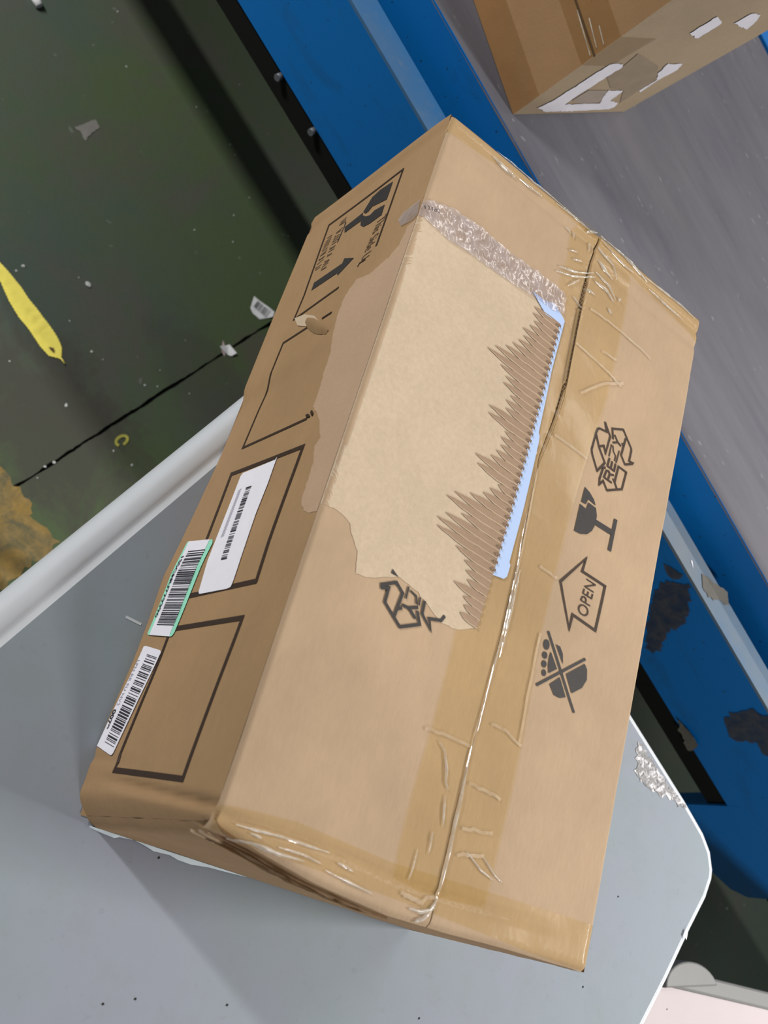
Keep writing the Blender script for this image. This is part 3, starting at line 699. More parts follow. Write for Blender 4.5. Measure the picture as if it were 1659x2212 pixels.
faces = []
for i in range(len(rings) - 1):
    for j in range(n_):
        faces.append((i * n_ + j, i * n_ + (j + 1) % n_, (i + 1) * n_ + (j + 1) % n_, (i + 1) * n_ + j))
rim = obj('table_rim', verts, faces, 'table_rim', table, True)
inner = [(p[0], p[1]) for p in rings[-1]]
bm = bmesh.new()
f = bm.faces.new([bm.verts.new((x, y, TZ)) for x, y in inner])
f.normal_update()
if f.normal.z < 0:
    f.normal_flip()
f2 = bm.faces.new([bm.verts.new((x, y, TZ - 0.04)) for x, y in reversed(inner)])
bm_obj('tabletop', bm, 'table', table)
flat_t = lambda x, y, o: Vector((x - 0.2, y, TZ + o))
decal('scuff_mark', [jag(DATA['scuff'], 0.004, 0.003, 5)], flat_t, 0.0005, 'scuff', table)['label'] = 'whitish abraded patch'
decal('scratch', stroke_polys(DATA['tscratch'], 0.0022), flat_t, 0.0004, 'table_rim', table)['label'] = 'short pale scratch'
decal('edge_chip', [DATA['scuff2']], flat_t, 0.0030, 'label_paper', table)
for q in DATA['tspecks']:
    decal('dirt_speck', [[(q[0] + 0.0007 * math.cos(t), q[1] + 0.0012 * math.sin(t)) for t in (0, 1, 2, 3, 4, 5)]], flat_t, 0.0005, 'joint', table)
for sx, sy in ((-0.24, 0.40), (0.21, 0.38), (-0.16, -0.52), (0.29, -0.52)):
    cyl_obj('leg', (sx, sy, 0.012), (sx, sy, TZ - 0.04), 0.013, 'steel_grey', table)
    cyl_obj('foot_cap', (sx, sy, 0.0), (sx, sy, 0.03), 0.016, 'black', table)
for sy in (0.39, -0.52):
    cyl_obj('crossbar', (-0.24, sy, 0.22), (0.29 if sy < 0 else 0.21, sy, 0.22), 0.009, 'steel_grey', table)
# ------------------------------------------------------------------ the second table at the corner of the view
t2 = thing('side_table', 'low table with pinkish white top and grey rim beside the rounded corner', 'table', (0.795, 0.346, 0.0), R(35.8))
T2Z = TZ - 0.06
box_obj('tabletop', -0.246, 0.56, -0.30, 0.171, T2Z - 0.022, T2Z - 0.003, 'pink', t2, 0.002)
box_obj('rim', -0.246, 0.56, 0.168, 0.188, T2Z - 0.034, T2Z + 0.0005, 'grey_rim', t2, 0.003)
box_obj('rim', -0.266, -0.243, -0.30, 0.186, T2Z - 0.034, T2Z, 'grey_rim', t2, 0.003)
box_obj('rim', 0.557, 0.58, -0.30, 0.188, T2Z - 0.034, T2Z, 'grey_rim', t2, 0.003)
box_obj('rim', -0.266, 0.58, -0.32, -0.298, T2Z - 0.034, T2Z, 'grey_rim', t2, 0.003)
# rounded corner boss
boss = []
for i in range(17):
    t = R(190 - 170 * i / 16)
    boss.append((-0.066 + 0.046 * math.cos(t), 0.171 + 0.029 * math.sin(t)))
boss = boss[::-1] + []
extrude_outline('corner_boss', boss, T2Z - 0.03, T2Z + 0.004, 'grey_rim', t2, 0.002)
for sx, sy in ((-0.23, 0.15), (0.54, 0.15), (-0.23, -0.27), (0.54, -0.27)):
    box_obj('leg', sx - 0.015, sx + 0.015, sy - 0.015, sy + 0.015, 0.0, T2Z - 0.03, 'grey_rim', t2, 0.002)
# ------------------------------------------------------------------ the belt conveyor
conv = thing('belt_conveyor', 'blue belt conveyor with grey belt running past the table', 'conveyor', (0, 1.1, 0))
CY = -1.1
X0, X1 = -2.6, 2.6
VF = 0.735        # face of the side channel
ZF0, ZF1 = TZ - 0.1455, TZ
BELT_Z = TZ + 0.047
def prism_x(name, prof_, mat, x0=X0, x1=X1):
    n = len(prof_)
    vs = [(x, y + CY, z) for x in (x0, x1) for y, z in prof_]
    fs = [(i, (i + 1) % n, n + (i + 1) % n, n + i) for i in range(n)] + [tuple(range(n))[::-1], tuple(range(n, 2 * n))]
    o = obj(name, vs, fs, mat, conv)
    bm = bmesh.new(); bm.from_mesh(o.data); bmesh.ops.recalc_face_normals(bm, faces=bm.faces[:]); bm.to_mesh(o.data); bm.free()
    return o
prism_x('side_channel', [(VF, ZF0), (VF, ZF1 - 0.004), (VF + 0.003, ZF1 - 0.004), (VF + 0.003, ZF0)], 'blue')
prism_x('channel_flange', [(VF, ZF1 - 0.004), (VF, ZF1), (VF + 0.037, ZF1), (VF + 0.037, ZF1 - 0.004)], 'flange')['label'] = 'dusty pale blue top flange'
prism_x('under_skirt', [(VF + 0.004, ZF0 - 0.034), (VF + 0.004, ZF0 + 0.03), (VF + 0.012, ZF0 + 0.03), (VF + 0.012, ZF0 - 0.034)], 'black')
prism_x('bed_side', [(VF + 0.062, TZ - 0.09), (VF + 0.062, BELT_Z - 0.001), (VF + 0.065, BELT_Z - 0.001), (VF + 0.065, TZ - 0.09)], 'blue')
prism_x('bed_plate', [(VF + 0.004, TZ - 0.098), (VF + 0.004, TZ - 0.09), (1.43, TZ - 0.09), (1.43, TZ - 0.098)], 'black')
prism_x('bed_side', [(1.415, TZ - 0.09), (1.415, BELT_Z + 0.004), (1.42, BELT_Z + 0.004), (1.42, TZ - 0.09)], 'blue')
prism_x('far_rail', [(1.425, TZ - 0.1), (1.425, BELT_Z), (1.49, BELT_Z), (1.49, TZ - 0.1)], 'blue')
# belt: slightly uneven sheet with turned edge
us = linspace(X0, X1, 90)
vs_ = [VF + 0.0615, VF + 0.063, VF + 0.08] + linspace(VF + 0.1, 1.412, 14)
def belt_pt(u, v):
    e = 0.0015 * noise.noise(Vector((u * 2.2, v * 5, 0))) if v > VF + 0.07 else 0
    lip = 0.0009 * noise.noise(Vector((u * 9, 3, 0)))
    return (u, v + CY + (lip if v < VF + 0.07 else 0), BELT_Z + e * 0.4 - (0.004 if v < VF + 0.062 else 0))
v_, f_ = grid(us, vs_, belt_pt)
obj('belt', v_, f_, 'belt', conv, True)
fas = lambda x, z, o: Vector((x, VF + CY - o, z))
for q in DATA['bolts'] + [(-0.62, 0.5893), (-0.26, 0.5893), (0.1, 0.5893)]:
    cyl_obj('bolt', (q[0], VF + CY - 0.006, q[1]), (q[0], VF + CY + 0.003, q[1]), 0.0045, 'bolt', conv, 8)
# hanging bracket plate under the channel
br = [(0.628, ZF0 + 0.02), (0.622, 0.50), (0.66, 0.478), (0.75, 0.500), (0.779, 0.513), (0.793, 0.534), (0.795, ZF0 + 0.02)]
bm = bmesh.new()
for yy in (VF + CY - 0.0002, VF + CY + 0.004):
    bm.faces.new([bm.verts.new((x, yy, z)) for x, z in br])
bm.verts.ensure_lookup_table()
nb = len(br)
for i in range(nb):
    bm.faces.new((bm.verts[i], bm.verts[(i + 1) % nb], bm.verts[nb + (i + 1) % nb], bm.verts[nb + i]))
bmesh.ops.recalc_face_normals(bm, faces=bm.faces[:])
bm_obj('bracket_plate', bm, 'blue', conv)
for lx in (-1.9, 0.70, 2.2):
    box_obj('leg', lx - 0.04, lx + 0.04, VF + CY + 0.03, VF + CY + 0.07, 0.0, TZ - 0.098, 'blue', conv, 0.003)
    box_obj('leg', lx - 0.04, lx + 0.04, 1.40 + CY, 1.44 + CY, 0.0, TZ - 0.098, 'blue', conv, 0.003)
decal('sticker_residue', [jag(DATA['residue1'], 0.006, 0.004, 2)], fas, 0.0012, 'residue', conv)['label'] = 'dark dirty film left from a torn sticker'
decal('sticker_residue', [jag(DATA['residue1b'], 0.003, 0.004, 4)], fas, 0.0012, 'residue', conv)
decal('sticker_residue', [jag(DATA['residue2'], 0.006, 0.004, 6)], fas, 0.0012, 'residue', conv)['label'] = 'dark crumpled film at the frame edge'
decal('peeling_film', [jag(DATA['peel'], 0.004, 0.004, 8)], fas, 0.004, 'peel', conv)
flat_f = lambda x, y, o: Vector((x, y + CY, ZF1 + o))
decal('dirt_smear', [jag(DATA['flangestain'], 0.004, 0.004, 9)], flat_f, 0.0008, 'peel', conv)
decal('paint_chip', [[(p[0] - 0.002, p[1] - 0.001) for p in DATA['flangechip']]], flat_f, 0.0008, 'label_paper', conv)
# ------------------------------------------------------------------ the carton riding on the belt
p0, p1, p2 = [Vector(p) for p in DATA['carton2']]
c2 = thing('shipping_carton', 'brown taped carton with white paper scraps riding on the grey belt', 'carton', (p0.x, p0.y, BELT_Z + 0.0006), 0)
dl = (p1 - p0).normalized()
df = (p2 - p0).normalized()
LEN_S, LEN_F, C2H = 0.52, 0.205, 0.30
def c2pt(s, t, z):
    p = dl * s + df * t
    return Vector((p.x, p.y, z))
def lean(z):
    return 0.20 * z
side_s = lambda s, z, o: c2pt(s, 0, z) - Vector((df.x, df.y, 0)) * o
front_s = lambda t, z, o: c2pt(0, t, z) - Vector((dl.x, dl.y, 0)) * o
def panel(name, fn, mat, nu=10, nv=10):
    v_, f_ = grid(linspace(0, 1, nu), linspace(0, 1, nv), fn)
    return obj(name, v_, f_, mat, c2)
bow = lambda a, b: 0.004 * math.sin(math.pi * a) * math.sin(math.pi * b)
panel('side_panel', lambda a, b: side_s(a * LEN_S, b * C2H, bow(a, b) * 0), 'c2_side')
panel('end_panel', lambda a, b: front_s(a * (LEN_F + lean(b * C2H)), b * C2H, 0), 'c2_front')
panel('side_panel', lambda a, b: c2pt(a * LEN_S, LEN_F + lean(b * C2H), b * C2H), 'c2_side')
panel('end_panel', lambda a, b: c2pt(LEN_S, a * (LEN_F + lean(b * C2H)), b * C2H), 'c2_side')
panel('top_flap', lambda a, b: c2pt(a * LEN_S, b * 0.5 * (LEN_F + lean(C2H)), C2H), 'c2_side')
panel('top_flap', lambda a, b: c2pt(a * LEN_S, (0.5 + b * 0.5) * (LEN_F + lean(C2H)), C2H), 'c2_side')
panel('bottom_flap', lambda a, b: c2pt(a * LEN_S, b * LEN_F, 0.0), 'c2_side')
PL = [(0.0, 0.104), (LEN_S, 0.104), (LEN_S, 0.158), (0.0, 0.158)]
decal('packing_tape', [PL], side_s, 0.0008, 'c2_tape', c2)
decal('packing_tape', [[(0.0, 0.0), (0.14, 0.0), (0.14, 0.042), (0.0, 0.042)]], side_s, 0.0011, 'c2_tape', c2)
decal('packing_tape', [[(0.0, 0.104), (0.05, 0.104), (0.06, 0.158), (0.0, 0.158)]], front_s, 0.0008, 'c2_tape', c2)
decal('seam_line', stroke_polys([(0.0, 0.122), (LEN_S, 0.126)], 0.003), side_s, 0.0006, 'core_dark', c2)
for q in ([(0.003, 0.118), (0.05, 0.121)], [(0.006, 0.128), (0.035, 0.131)], [(0.004, 0.137), (0.022, 0.139)], [(0.05, 0.140), (0.09, 0.143)]):
    decal('tape_wrinkle', stroke_polys(q, 0.0014), side_s, 0.0013, 'tape_wrinkle', c2)
decal('document_pouch', [DATA['c2_plastic']], front_s, 0.0006, 'c2_pouch', c2)['label'] = 'glossy clear film over the board'
decal('document_pouch', [DATA['c2_greypanel']], front_s, 0.0007, 'c2_grey', c2)
for i, pl in enumerate(DATA['c2_label']):
    decal('label_scrap', [jag(pl, 0.002, 0.004, i + 20)], front_s, 0.001, 'c2_white', c2)
# ------------------------------------------------------------------ THE CARTON on the table
carton = thing('shipping_carton', 'large torn cardboard carton with handling symbols and barcode labels on grey table', 'carton', (0, 0, TZ + 0.0003), BOX_ROT)
XB = [(-0.05, -0.003), (0, -0.002), (0.011, -0.005), (0.04, -0.0069), (0.09, -0.0066), (0.125, -0.0055), (0.16, -0.006), (0.2, -0.008), (0.225, -0.006), (0.26, -0.0035), (0.32, -0.0002), (0.355, 0.0004), (0.376, 0.0015), (0.393, -0.0025), (0.49, -0.0019), (0.602, 0), (0.7, 0)]
YT = [(0, -0.003), (0.03, -0.005), (0.08, -0.0108), (0.14, -0.0130), (0.19, -0.0100), (0.245, -0.0050), (0.325, 0.0)]
def y_near(x, z):
    top = lerp_table(YT, x)
    bot = 0.0 + 0.042 * x - 0.001
    t = max(0.0, min(1.0, z / CH))
    return bot + (top - bot) * t
def y_far(x, z):
    top = 0.5965 + 0.0075 * x / CW
    bot = 0.602
    t = max(0.0, min(1.0, z / CH))
    return bot + (top - bot) * t
def gauss(d, s):
    return math.exp(-(d / s) ** 2)
def left_surf(y, z, o):
    """printed side; o = height above the board"""
    x = lerp_table(XB, y) * (1 - max(0.0, min(CH, z)) / CH)
    t = z / CH
    # scored fold near each end
    x += 0.0042 * gauss(y - (0.032 - 0.022 * t), 0.0030) * smooth(0.05, 0.45, t)
    x -= 0.0014 * gauss(y - (0.024 - 0.020 * t), 0.0040) * smooth(0.05, 0.45, t)
    x += 0.0014 * gauss(y - (0.046 - 0.02 * t), 0.003) * (1 - smooth(0.1, 0.5, t))
    x -= 0.0010 * gauss(y - (0.018 - 0.018 * t), 0.006)
    x += 0.0085 * max(0.0, 1 - (y - y_near(0, z) - 0.006) / 0.018) ** 2 * (1 - 0.6 * smooth(0.85, 1.0, t))
    x += 0.0022 * gauss(y - (0.5855 - 0.003 * t), 0.0035)
    x -= 0.0010 * gauss(y - 0.594, 0.004)
    # gouge below the peeled paper
    x += 0.0018 * gauss(y - (0.3839 + (z - 0.0929) * 0.70), 0.0035) * smooth(0.085, 0.10, z) * (1 - smooth(0.126, 0.134, z))
    x += 0.0010 * noise.noise(Vector((y * 9, z * 9, 1.7))) * smooth(0, 0.03, z) * (1 - smooth(CH - 0.02, CH, z))
    return Vector((x - o, y, z))
SEAM = DATA['seam']
def seam_x(y):
    return lerp_table([(q[1], q[0]) for q in SEAM], y)
def top_surf(x, y, o):
    z = CH
    yn = y - lerp_table(YT, x)
    yf = (0.5965 + 0.0075 * x / CW) - y
    z -= 0.0022 * gauss(yn - (0.010 + 0.012 * smooth(0.0, 0.1, x)), 0.0032) * (1 - smooth(0.20, 0.30, x))
    z -= 0.0016 * gauss(yf - 0.0175, 0.0032)
    z -= 0.0012 * gauss(yf - 0.034, 0.004) * smooth(0.17, 0.2, x)
    z += 0.0011 * noise.noise(Vector((x * 8, y * 6, 4.2))) + 0.0004 * noise.noise(Vector((x * 25, y * 25, 2.2)))
    z -= 0.0016 * math.sin(math.pi * max(0, min(1, x / 0.17))) * smooth(0, 0.1, y) * smooth(0, 0.1, yf)
    if x > seam_x(y) - 0.0005:
        z += 0.0022 * smooth(0.32, 0.44, y) * (1 - smooth(0.17, 0.30, x)) * (1 - 0.5 * smooth(0.53, 0.6, y))
    # crushed corner
    z -= 0.006 * gauss(x - 0.004, 0.02) * gauss(yn, 0.008)
    # edges turn down into the score lines
    e = min(x + 0.0, CW + 0.0016 - x)
    if e < 0.004:
        z -= 0.0026 * (1 - max(0, e) / 0.004) ** 2
    for d in (yn, yf):
        if d < 0.005:
            z -= 0.0034 * (1 - max(0, d) / 0.005) ** 2
    return Vector((x, y, z + o))
# side panels, ends, bottom
def dense(a, b, n, extra=()):
    return sorted(set([round(q, 5) for q in linspace(a, b, n)] + [round(q, 5) for q in extra]))
ysl = linspace(0, 1, 150)
zsl = linspace(0, 1, 40)
def left_fn(a, b):
    z = b * (CH - 0.0026)
    y0_ = y_near(0, z) + 0.006
    y = y0_ + a ** 1.15 * (y_far(0, z) - y0_)
    return left_surf(y, z, 0)
v_, f_ = grid(zsl, ysl, lambda b, a: left_fn(a, b))
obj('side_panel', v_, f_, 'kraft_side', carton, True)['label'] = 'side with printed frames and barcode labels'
def right_fn(a, b):
    z = b * (CH - 0.0026)
    x = CW + 0.0016 * (1 - a)
    return Vector((x, y_near(x, z) + a * (y_far(x, z) - y_near(x, z)), z))
v_, f_ = grid(linspace(0, 1, 30), linspace(0, 1, 12), right_fn)
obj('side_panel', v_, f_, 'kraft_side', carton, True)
def near_fn(a, b):
    z = b * (CH - 0.0034)
    xs_ = left_surf(y_near(0, z) + 0.006, z, 0).x
    x = xs_ + a ** 1.25 * (CW + 0.0016 - xs_)
    y = y_near(x, z) + 0.006 * max(0.0, 1 - (x - xs_) / 0.014) ** 2 + (y_near(0, z) - y_near(x, z)) * (1 - smooth(0, 0.02, x - xs_))
    y += 0.0035 * gauss(z - CH * 0.80, 0.006) * smooth(0.0, 0.05, x) * (1 - smooth(0.22, 0.32, x))
    y += 0.0008 * noise.noise(Vector((x * 30, z * 60, 8)))
    # hole crushed into the corner
    y += 0.010 * gauss(x - 0.004, 0.006) * gauss(z - 0.19, 0.008)
    return Vector((x, y, z))
v_, f_ = grid(linspace(0, 1, 60), linspace(0, 1, 40), near_fn)
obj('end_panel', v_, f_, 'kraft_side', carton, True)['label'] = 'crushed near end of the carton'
def far_fn(a, b):
    z = b * (CH - 0.0034)
    x = a * CW
    return Vector((x, y_far(x, z), z))
v_, f_ = grid(linspace(0, 1, 20), linspace(0, 1, 12), far_fn)
obj('end_panel', v_, f_[::1], 'kraft_end', carton, True)
obj('bottom_panel', [(0.0, 0.004, 0.0006), (CW, 0.016, 0.0006), (CW, 0.60, 0.0006), (0.0, 0.60, 0.0006)], [(0, 3, 2, 1)], 'kraft_end', carton)
# inner lining just under the flaps (seen in the open seam)
obj('inner_flap', [(0.012, 0.012, CH - 0.010), (CW - 0.012, 0.012, CH - 0.010), (CW - 0.012, 0.585, CH - 0.010), (0.012, 0.585, CH - 0.010)], [(0, 1, 2, 3)], 'core_dark', carton)
NY = 170
tl = linspace(0, 1, NY)
def flap(name, side):
    us = sorted(set(linspace(0, 1, 46) + [0.004, 0.008, 0.012, 0.018, 0.024] + [0.976, 0.982, 0.988, 0.992, 0.996]))
    def gap(y):
        return 0.0004 + 0.0005 * smooth(0.33, 0.42, y)
    def fn(a, t):
        y0, y1 = lerp_table(YT, a * CW / 2 if side < 0 else CW / 2 + a * CW / 2), 0
        xa = 0.0 if side < 0 else None
        ym = t * 0.6
        if side < 0:
            x = a * (seam_x(ym) - gap(ym))
        else:
            x0_ = seam_x(ym) + gap(ym)
            x = x0_ + a * (CW + 0.0016 * (1 - t) - x0_)
        yn_, yf_ = lerp_table(YT, x), 0.5965 + 0.0075 * x / CW
        tt = t
        # put more rows at the two ends
        tt = 0.5 - 0.5 * math.cos(math.pi * t) * (0.35) - 0.5 * (1 - 0.35) * (1 - 2 * t)
        y = yn_ + tt * (yf_ - yn_)
        p = top_surf(x, y, 0)
        return p
    v_, f_ = grid(us, tl, fn)
    n = len(tl)
    # cut edge along the seam, board thickness
    k0 = (len(us) - 1) * n if side < 0 else 0
    base = len(v_)
    for j in range(n):
        q = v_[k0 + j]
        v_.append(Vector((q.x, q.y, q.z - 0.0036)))
    for j in range(n - 1):
        f_.append((k0 + j, base + j, base + j + 1, k0 + j + 1) if side < 0 else (k0 + j, k0 + j + 1, base + j + 1, base + j))
    return obj(name, v_, f_, 'kraft_top', carton, True)
fl_left = flap('top_flap', -1)
fl_left['label'] = 'left top flap with its liner torn away'
fl_right = flap('top_flap', 1)
fl_right['label'] = 'right top flap with four handling symbols'
# corrugated cut edge showing in the open part of the seam
edge_back, edge_f, vz = [], [], []
yy = 0.345
i = 0
while yy < 0.545:
    x = seam_x(yy)
    zr = top_surf(x + 0.004, yy, 0).z
    edge_back += [(x - 0.0010, yy, zr - 0.0034), (x + 0.0012, yy, zr + 0.0002)]
    t = 0.85 if i % 2 else 0.15
    for q in (t - 0.14, t + 0.14):
        vz.append((x - 0.0010 + 0.0022 * q - 0.0002, yy, zr - 0.0034 + 0.0036 * q + 0.00015))
    yy += 0.0022
    i += 1
edge_f = [(2 * j, 2 * j + 1, 2 * j + 3, 2 * j + 2) for j in range(len(edge_back) // 2 - 1)]
ce = obj('corrugated_edge', edge_back, edge_f, 'core_dark', carton)
ce['label'] = 'dark cut board edge in the open seam'
obj('zigzag_fluting', vz, edge_f, 'flute', ce)
# --- printed side: frames, glass, arrow, small text
decal('printed_frame', [q for p in DATA['L_frames_thin'] for q in stroke_polys(p, 0.0026)], left_surf, 0.0004, 'ink_brown', carton)['label'] = 'thin black printed frame lines'
for p in DATA['L_frames_thick']:
    decal('printed_frame', stroke_polys(p, 0.0042), left_surf, 0.0004, 'ink_brown', carton)
decal('fragile_symbol', DATA['L_glass'], left_surf, 0.0004, 'ink', carton)['label'] = 'printed broken wine glass'
decal('arrow_symbol', DATA['L_arrow'], left_surf, 0.0004, 'ink', carton)['label'] = 'printed upright arrow'
rnd = random.Random(3)
sc = []
for a, b in DATA['L_scrib']:
    A, B = Vector(a), Vector(b)
    d = (B - A).normalized(); nn = Vector((-d.y, d.x))
    L0 = (B - A).length
    t = 0.0
    while t < L0:
        wl = rnd.uniform(0.006, 0.016)
        u = t
        while u < min(L0, t + wl):
            c0 = A + d * u
            h = rnd.uniform(0.0035, 0.0048)
            k_ = rnd.choice((0, 1, 2))
            if k_ == 0:
                sc += stroke_polys([tuple(c0 - nn * h), tuple(c0 + nn * h)], 0.0009)
            elif k_ == 1:
                sc += stroke_polys([tuple(c0 - nn * h), tuple(c0 + d * 0.0018 + nn * h)], 0.0009)
            else:
                sc += stroke_polys([tuple(c0 + nn * h), tuple(c0 + d * 0.0018 + nn * h), tuple(c0 + d * 0.0018 - nn * h)], 0.0008)
            u += 0.0028
        t += wl + 0.004
decal('small_print', sc, left_surf, 0.0004, 'ink_faint', carton)
o_, x_, y_ = DATA['L_sidetext']
yv = (o_[0] + 0.0005, o_[1] + 0.0125)
decal('printed_text', text_polys('This Side U', o_, x_, yv), left_surf, 0.0004, 'ink_faint', carton)
decal('printed_text', stroke_polys(DATA['L_curve'][0], 0.0018), left_surf, 0.0004, 'ink_brown', carton)
decal('ink_blot', DATA['L_blots'], left_surf, 0.0012, 'ink_brown', carton)
# --- labels
def shipping_label(outline, mat, off):
    return decal('shipping_label', [outline], left_surf, off, mat, carton)
lm = shipping_label(DATA['lab_mid'], 'label_paper', 0.0009)
lm['label'] = 'long white label with a tiny barcode inside the frame'
a, b, a2 = DATA['lab_mid_bar']
decal('barcode', bars(a, b, a2, 44, 5), left_surf, 0.0013, 'label_ink', lm)
a, b = DATA['lab_mid_txt']
d = Vector(a2) - Vector(a)
fine_ = []
for q in range(26):
    c0 = Vector(a).lerp(Vector(b), q / 25 * 2.6)
    fine_ += stroke_polys([tuple(c0), tuple(c0 + Vector((0.0008, 0.0045)))], 0.0006)
decal('label_text', fine_, left_surf, 0.0013, 'label_grey', lm)
lg = shipping_label(DATA['lab_green'], 'label_green', 0.0009)
lg['label'] = 'barcode label with mint green borders'
decal('label_face', [DATA['lab_green_white']], left_surf, 0.0012, 'label_paper', lg)
a, b, a2, _q = DATA['lab_green_bar']
decal('barcode', bars(a, b, a2, 46, 11), left_surf, 0.0016, 'label_ink', lg)
a, b, c_ = DATA['lab_green_txt']
decal('label_text', text_polys('1SSCMU779396', a, b, (a[0] + 0.0005, a[1] + 0.0043), 0.02), left_surf, 0.0016, 'label_ink', lg)
ll = shipping_label(DATA['lab_lpn'], 'label_paper', 0.0009)
ll['label'] = 'white barcode label nearest the table'
a, b, a2, _q = DATA['lab_lpn_bar']
decal('barcode', bars(a, b, a2, 40, 23), left_surf, 0.0013, 'label_ink', ll)
a, b, c_ = DATA['lab_lpn_txt']
decal('label_text', text_polys('LPN RR FU NV2', a, b, (a[0], a[1] + 0.0045)), left_surf, 0.0013, 'label_grey', ll)
a, b, c_ = DATA['lab_lpn_num']
decal('label_text', text_polys('0079', a, b, (a[0], a[1] + 0.0056), 0.03), left_surf, 0.0013, 'label_ink', ll)
# --- torn liner
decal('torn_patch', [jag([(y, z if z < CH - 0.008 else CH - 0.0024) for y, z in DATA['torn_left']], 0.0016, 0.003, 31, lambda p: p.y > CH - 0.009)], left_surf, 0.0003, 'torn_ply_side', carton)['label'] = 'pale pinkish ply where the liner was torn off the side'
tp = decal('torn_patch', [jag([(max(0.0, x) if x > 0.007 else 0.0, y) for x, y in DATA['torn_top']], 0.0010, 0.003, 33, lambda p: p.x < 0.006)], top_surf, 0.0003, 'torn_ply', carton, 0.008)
tp['label'] = 'pale bare ply where the liner was torn off the top'
tips = DATA['flute_tips']
edge = [(q[1], q[0]) for q in DATA['flute_edge']][::-1]
PITCH = 0.00655
i = 0
y = DATA['flute_edge'][0][1] - 0.004
tip_tab = sorted((q[1], q[0]) for q in tips)
while y > DATA['flute_edge'][-1][1]:
    xe = lerp_table(edge, y)
    # longest bare run reached near this flute
    near = [q[1] for q in tip_tab if abs(q[0] - y) < PITCH * 0.42]
    xt = min(near) if near else lerp_table(tip_tab, y)
    ln = xe - xt
    seg = max(4, int(ln / 0.005))
    vs2, fs2 = [], []
    for s_ in range(seg + 1):
        t = s_ / seg
        x = xe - ln * t
        wv = PITCH * 0.5 * (1.0 if t < 0.5 else max(0.10, (1 - ((t - 0.5) / 0.5) ** 2.0)))
        wob = 0.0006 * noise.noise(Vector((x * 300, i * 3.7, 0)))
        sh = 0.0 + 0.0016 * t
        zt = top_surf(x, y, 0).z + 0.0009
        prof_ = [(-1.0, 0.0), (-0.80, 0.00075), (-0.55, 0.0004), (0.0, -0.0003), (0.55, 0.0003), (0.86, 0.0008), (1.0, 0.0)]
        for q, h in prof_:
            vs2.append((x, y + sh + q * wv + wob, zt + h * (0.4 + 0.6 * (1 - t))))
    m_ = 7
    for s_ in range(seg):
        for q in range(m_ - 1):
            fs2.append((s_ * m_ + q, s_ * m_ + q + 1, (s_ + 1) * m_ + q + 1, (s_ + 1) * m_ + q))
    fo = obj('flute', vs2, fs2, 'flute', tp, True)
    fo.data.materials.append(M['flute_lip'])
    for pi_, p in enumerate(fo.data.polygons):
        if pi_ % (m_ - 1) in (0, 5):
            p.material_index = 1
    # shade in each flute's cut end is painted below as a dark patch
    y -= PITCH
    i += 1
hollow = []
y = DATA['flute_edge'][0][1] - 0.004
while y > DATA['flute_edge'][-1][1] + 0.045:
    xe = lerp_table(edge, y)
    hollow.append([(xe + 0.0004, y - 0.0016), (xe + 0.0006, y + 0.0014), (xe - 0.0020, y + 0.0009), (xe - 0.0026, y - 0.0008)])
    y -= PITCH
decal('flute_end_shade', hollow, top_surf, 0.0024, 'hollow', tp)
decal('paper_strip', [DATA['blue_strip']], top_surf, 0.0012, 'blue_paper', carton, 0.008)['label'] = 'pale blue paper strip left beside the torn flutes'
# --- top prints
SY = lambda key, name, lab, mat='ink': decal(name, DATA[key], top_surf, 0.0005, mat, carton)
tf = DATA['T_fill']
decal('fragile_symbol', tf[0:4], top_surf, 0.0005, 'ink', carton)['label'] = 'printed broken glass on the right flap'
decal('no_step_symbol', tf[4:], top_surf, 0.0005, 'ink', carton)['label'] = 'printed crossed-out footprint'
decal('open_arrow_symbol', stroke_polys(DATA['T_open'][0], 0.0024, True), top_surf, 0.0005, 'ink_brown', carton)['label'] = 'outlined arrow printed around the word OPEN'
o_, x_, y_ = DATA['T_opentext']
decal('printed_text', text_polys('OPEN', o_, x_, y_, -0.004), top_surf, 0.0005, 'ink_brown', carton)['label'] = 'the word OPEN'
decal('recycling_symbol', [q for p in DATA['T_resy'] for q in stroke_polys(p, 0.0019)], top_surf, 0.0005, 'ink_brown', carton)['label'] = 'outlined recycling arrows'
decal('printed_text', [q for p in DATA['T_resyletters'] for q in stroke_polys(p, 0.0018)] + [q for p in DATA['T_resythin'] for q in stroke_polys(p, 0.0011)], top_surf, 0.0005, 'ink_brown', carton)['label'] = 'letters RESY across the recycling arrows'
decal('recycling_symbol', [q for p in DATA['T_frag'] for q in stroke_polys(p, 0.0024)] + [q for p in DATA['T_fragthin'] for q in stroke_polys(p, 0.0014)] + DATA['T_fragblot'], top_surf, 0.0007, 'ink', carton)['label'] = 'fragment of a second recycling mark on the torn flap'
# --- tapes
TP = lambda key, name, off, mat: decal(name, [DATA[key]], top_surf, off, M[mat], carton, 0.0045, False, True)
t_c = TP('tape_center', 'packing_tape', 0.0009, 'tape')
t_c['label'] = 'clear tape along the closing seam'
t_n = TP('tape_near', 'packing_tape', 0.0007, 'tape')
t_n['label'] = 'clear tape over the near edge'
t_f = TP('tape_far', 'packing_tape', 0.0007, 'tape')
t_f['label'] = 'clear tape over the far edge'
for p in DATA['creases']:
    n_mid = []
    for (a, b) in zip(p, p[1:]):
        n_mid += [Vector(a).lerp(Vector(b), k_ / 5) for k_ in range(5)]
    n_mid.append(Vector(p[-1]))
    pp = [(q.x + 0.0012 * noise.noise(Vector((q.x * 200, q.y * 200, 5))), q.y + 0.0012 * noise.noise(Vector((q.x * 200, q.y * 200, 9)))) for q in n_mid]
    decal('tape_crease', stroke_polys(pp, 0.0024), top_surf, 0.0012, 'crease', t_c)
sl = [(seam_x(y) + 0.0006 * noise.noise(Vector((y * 90, 1, 1))), y) for y in linspace(0.004, 0.345, 60)]
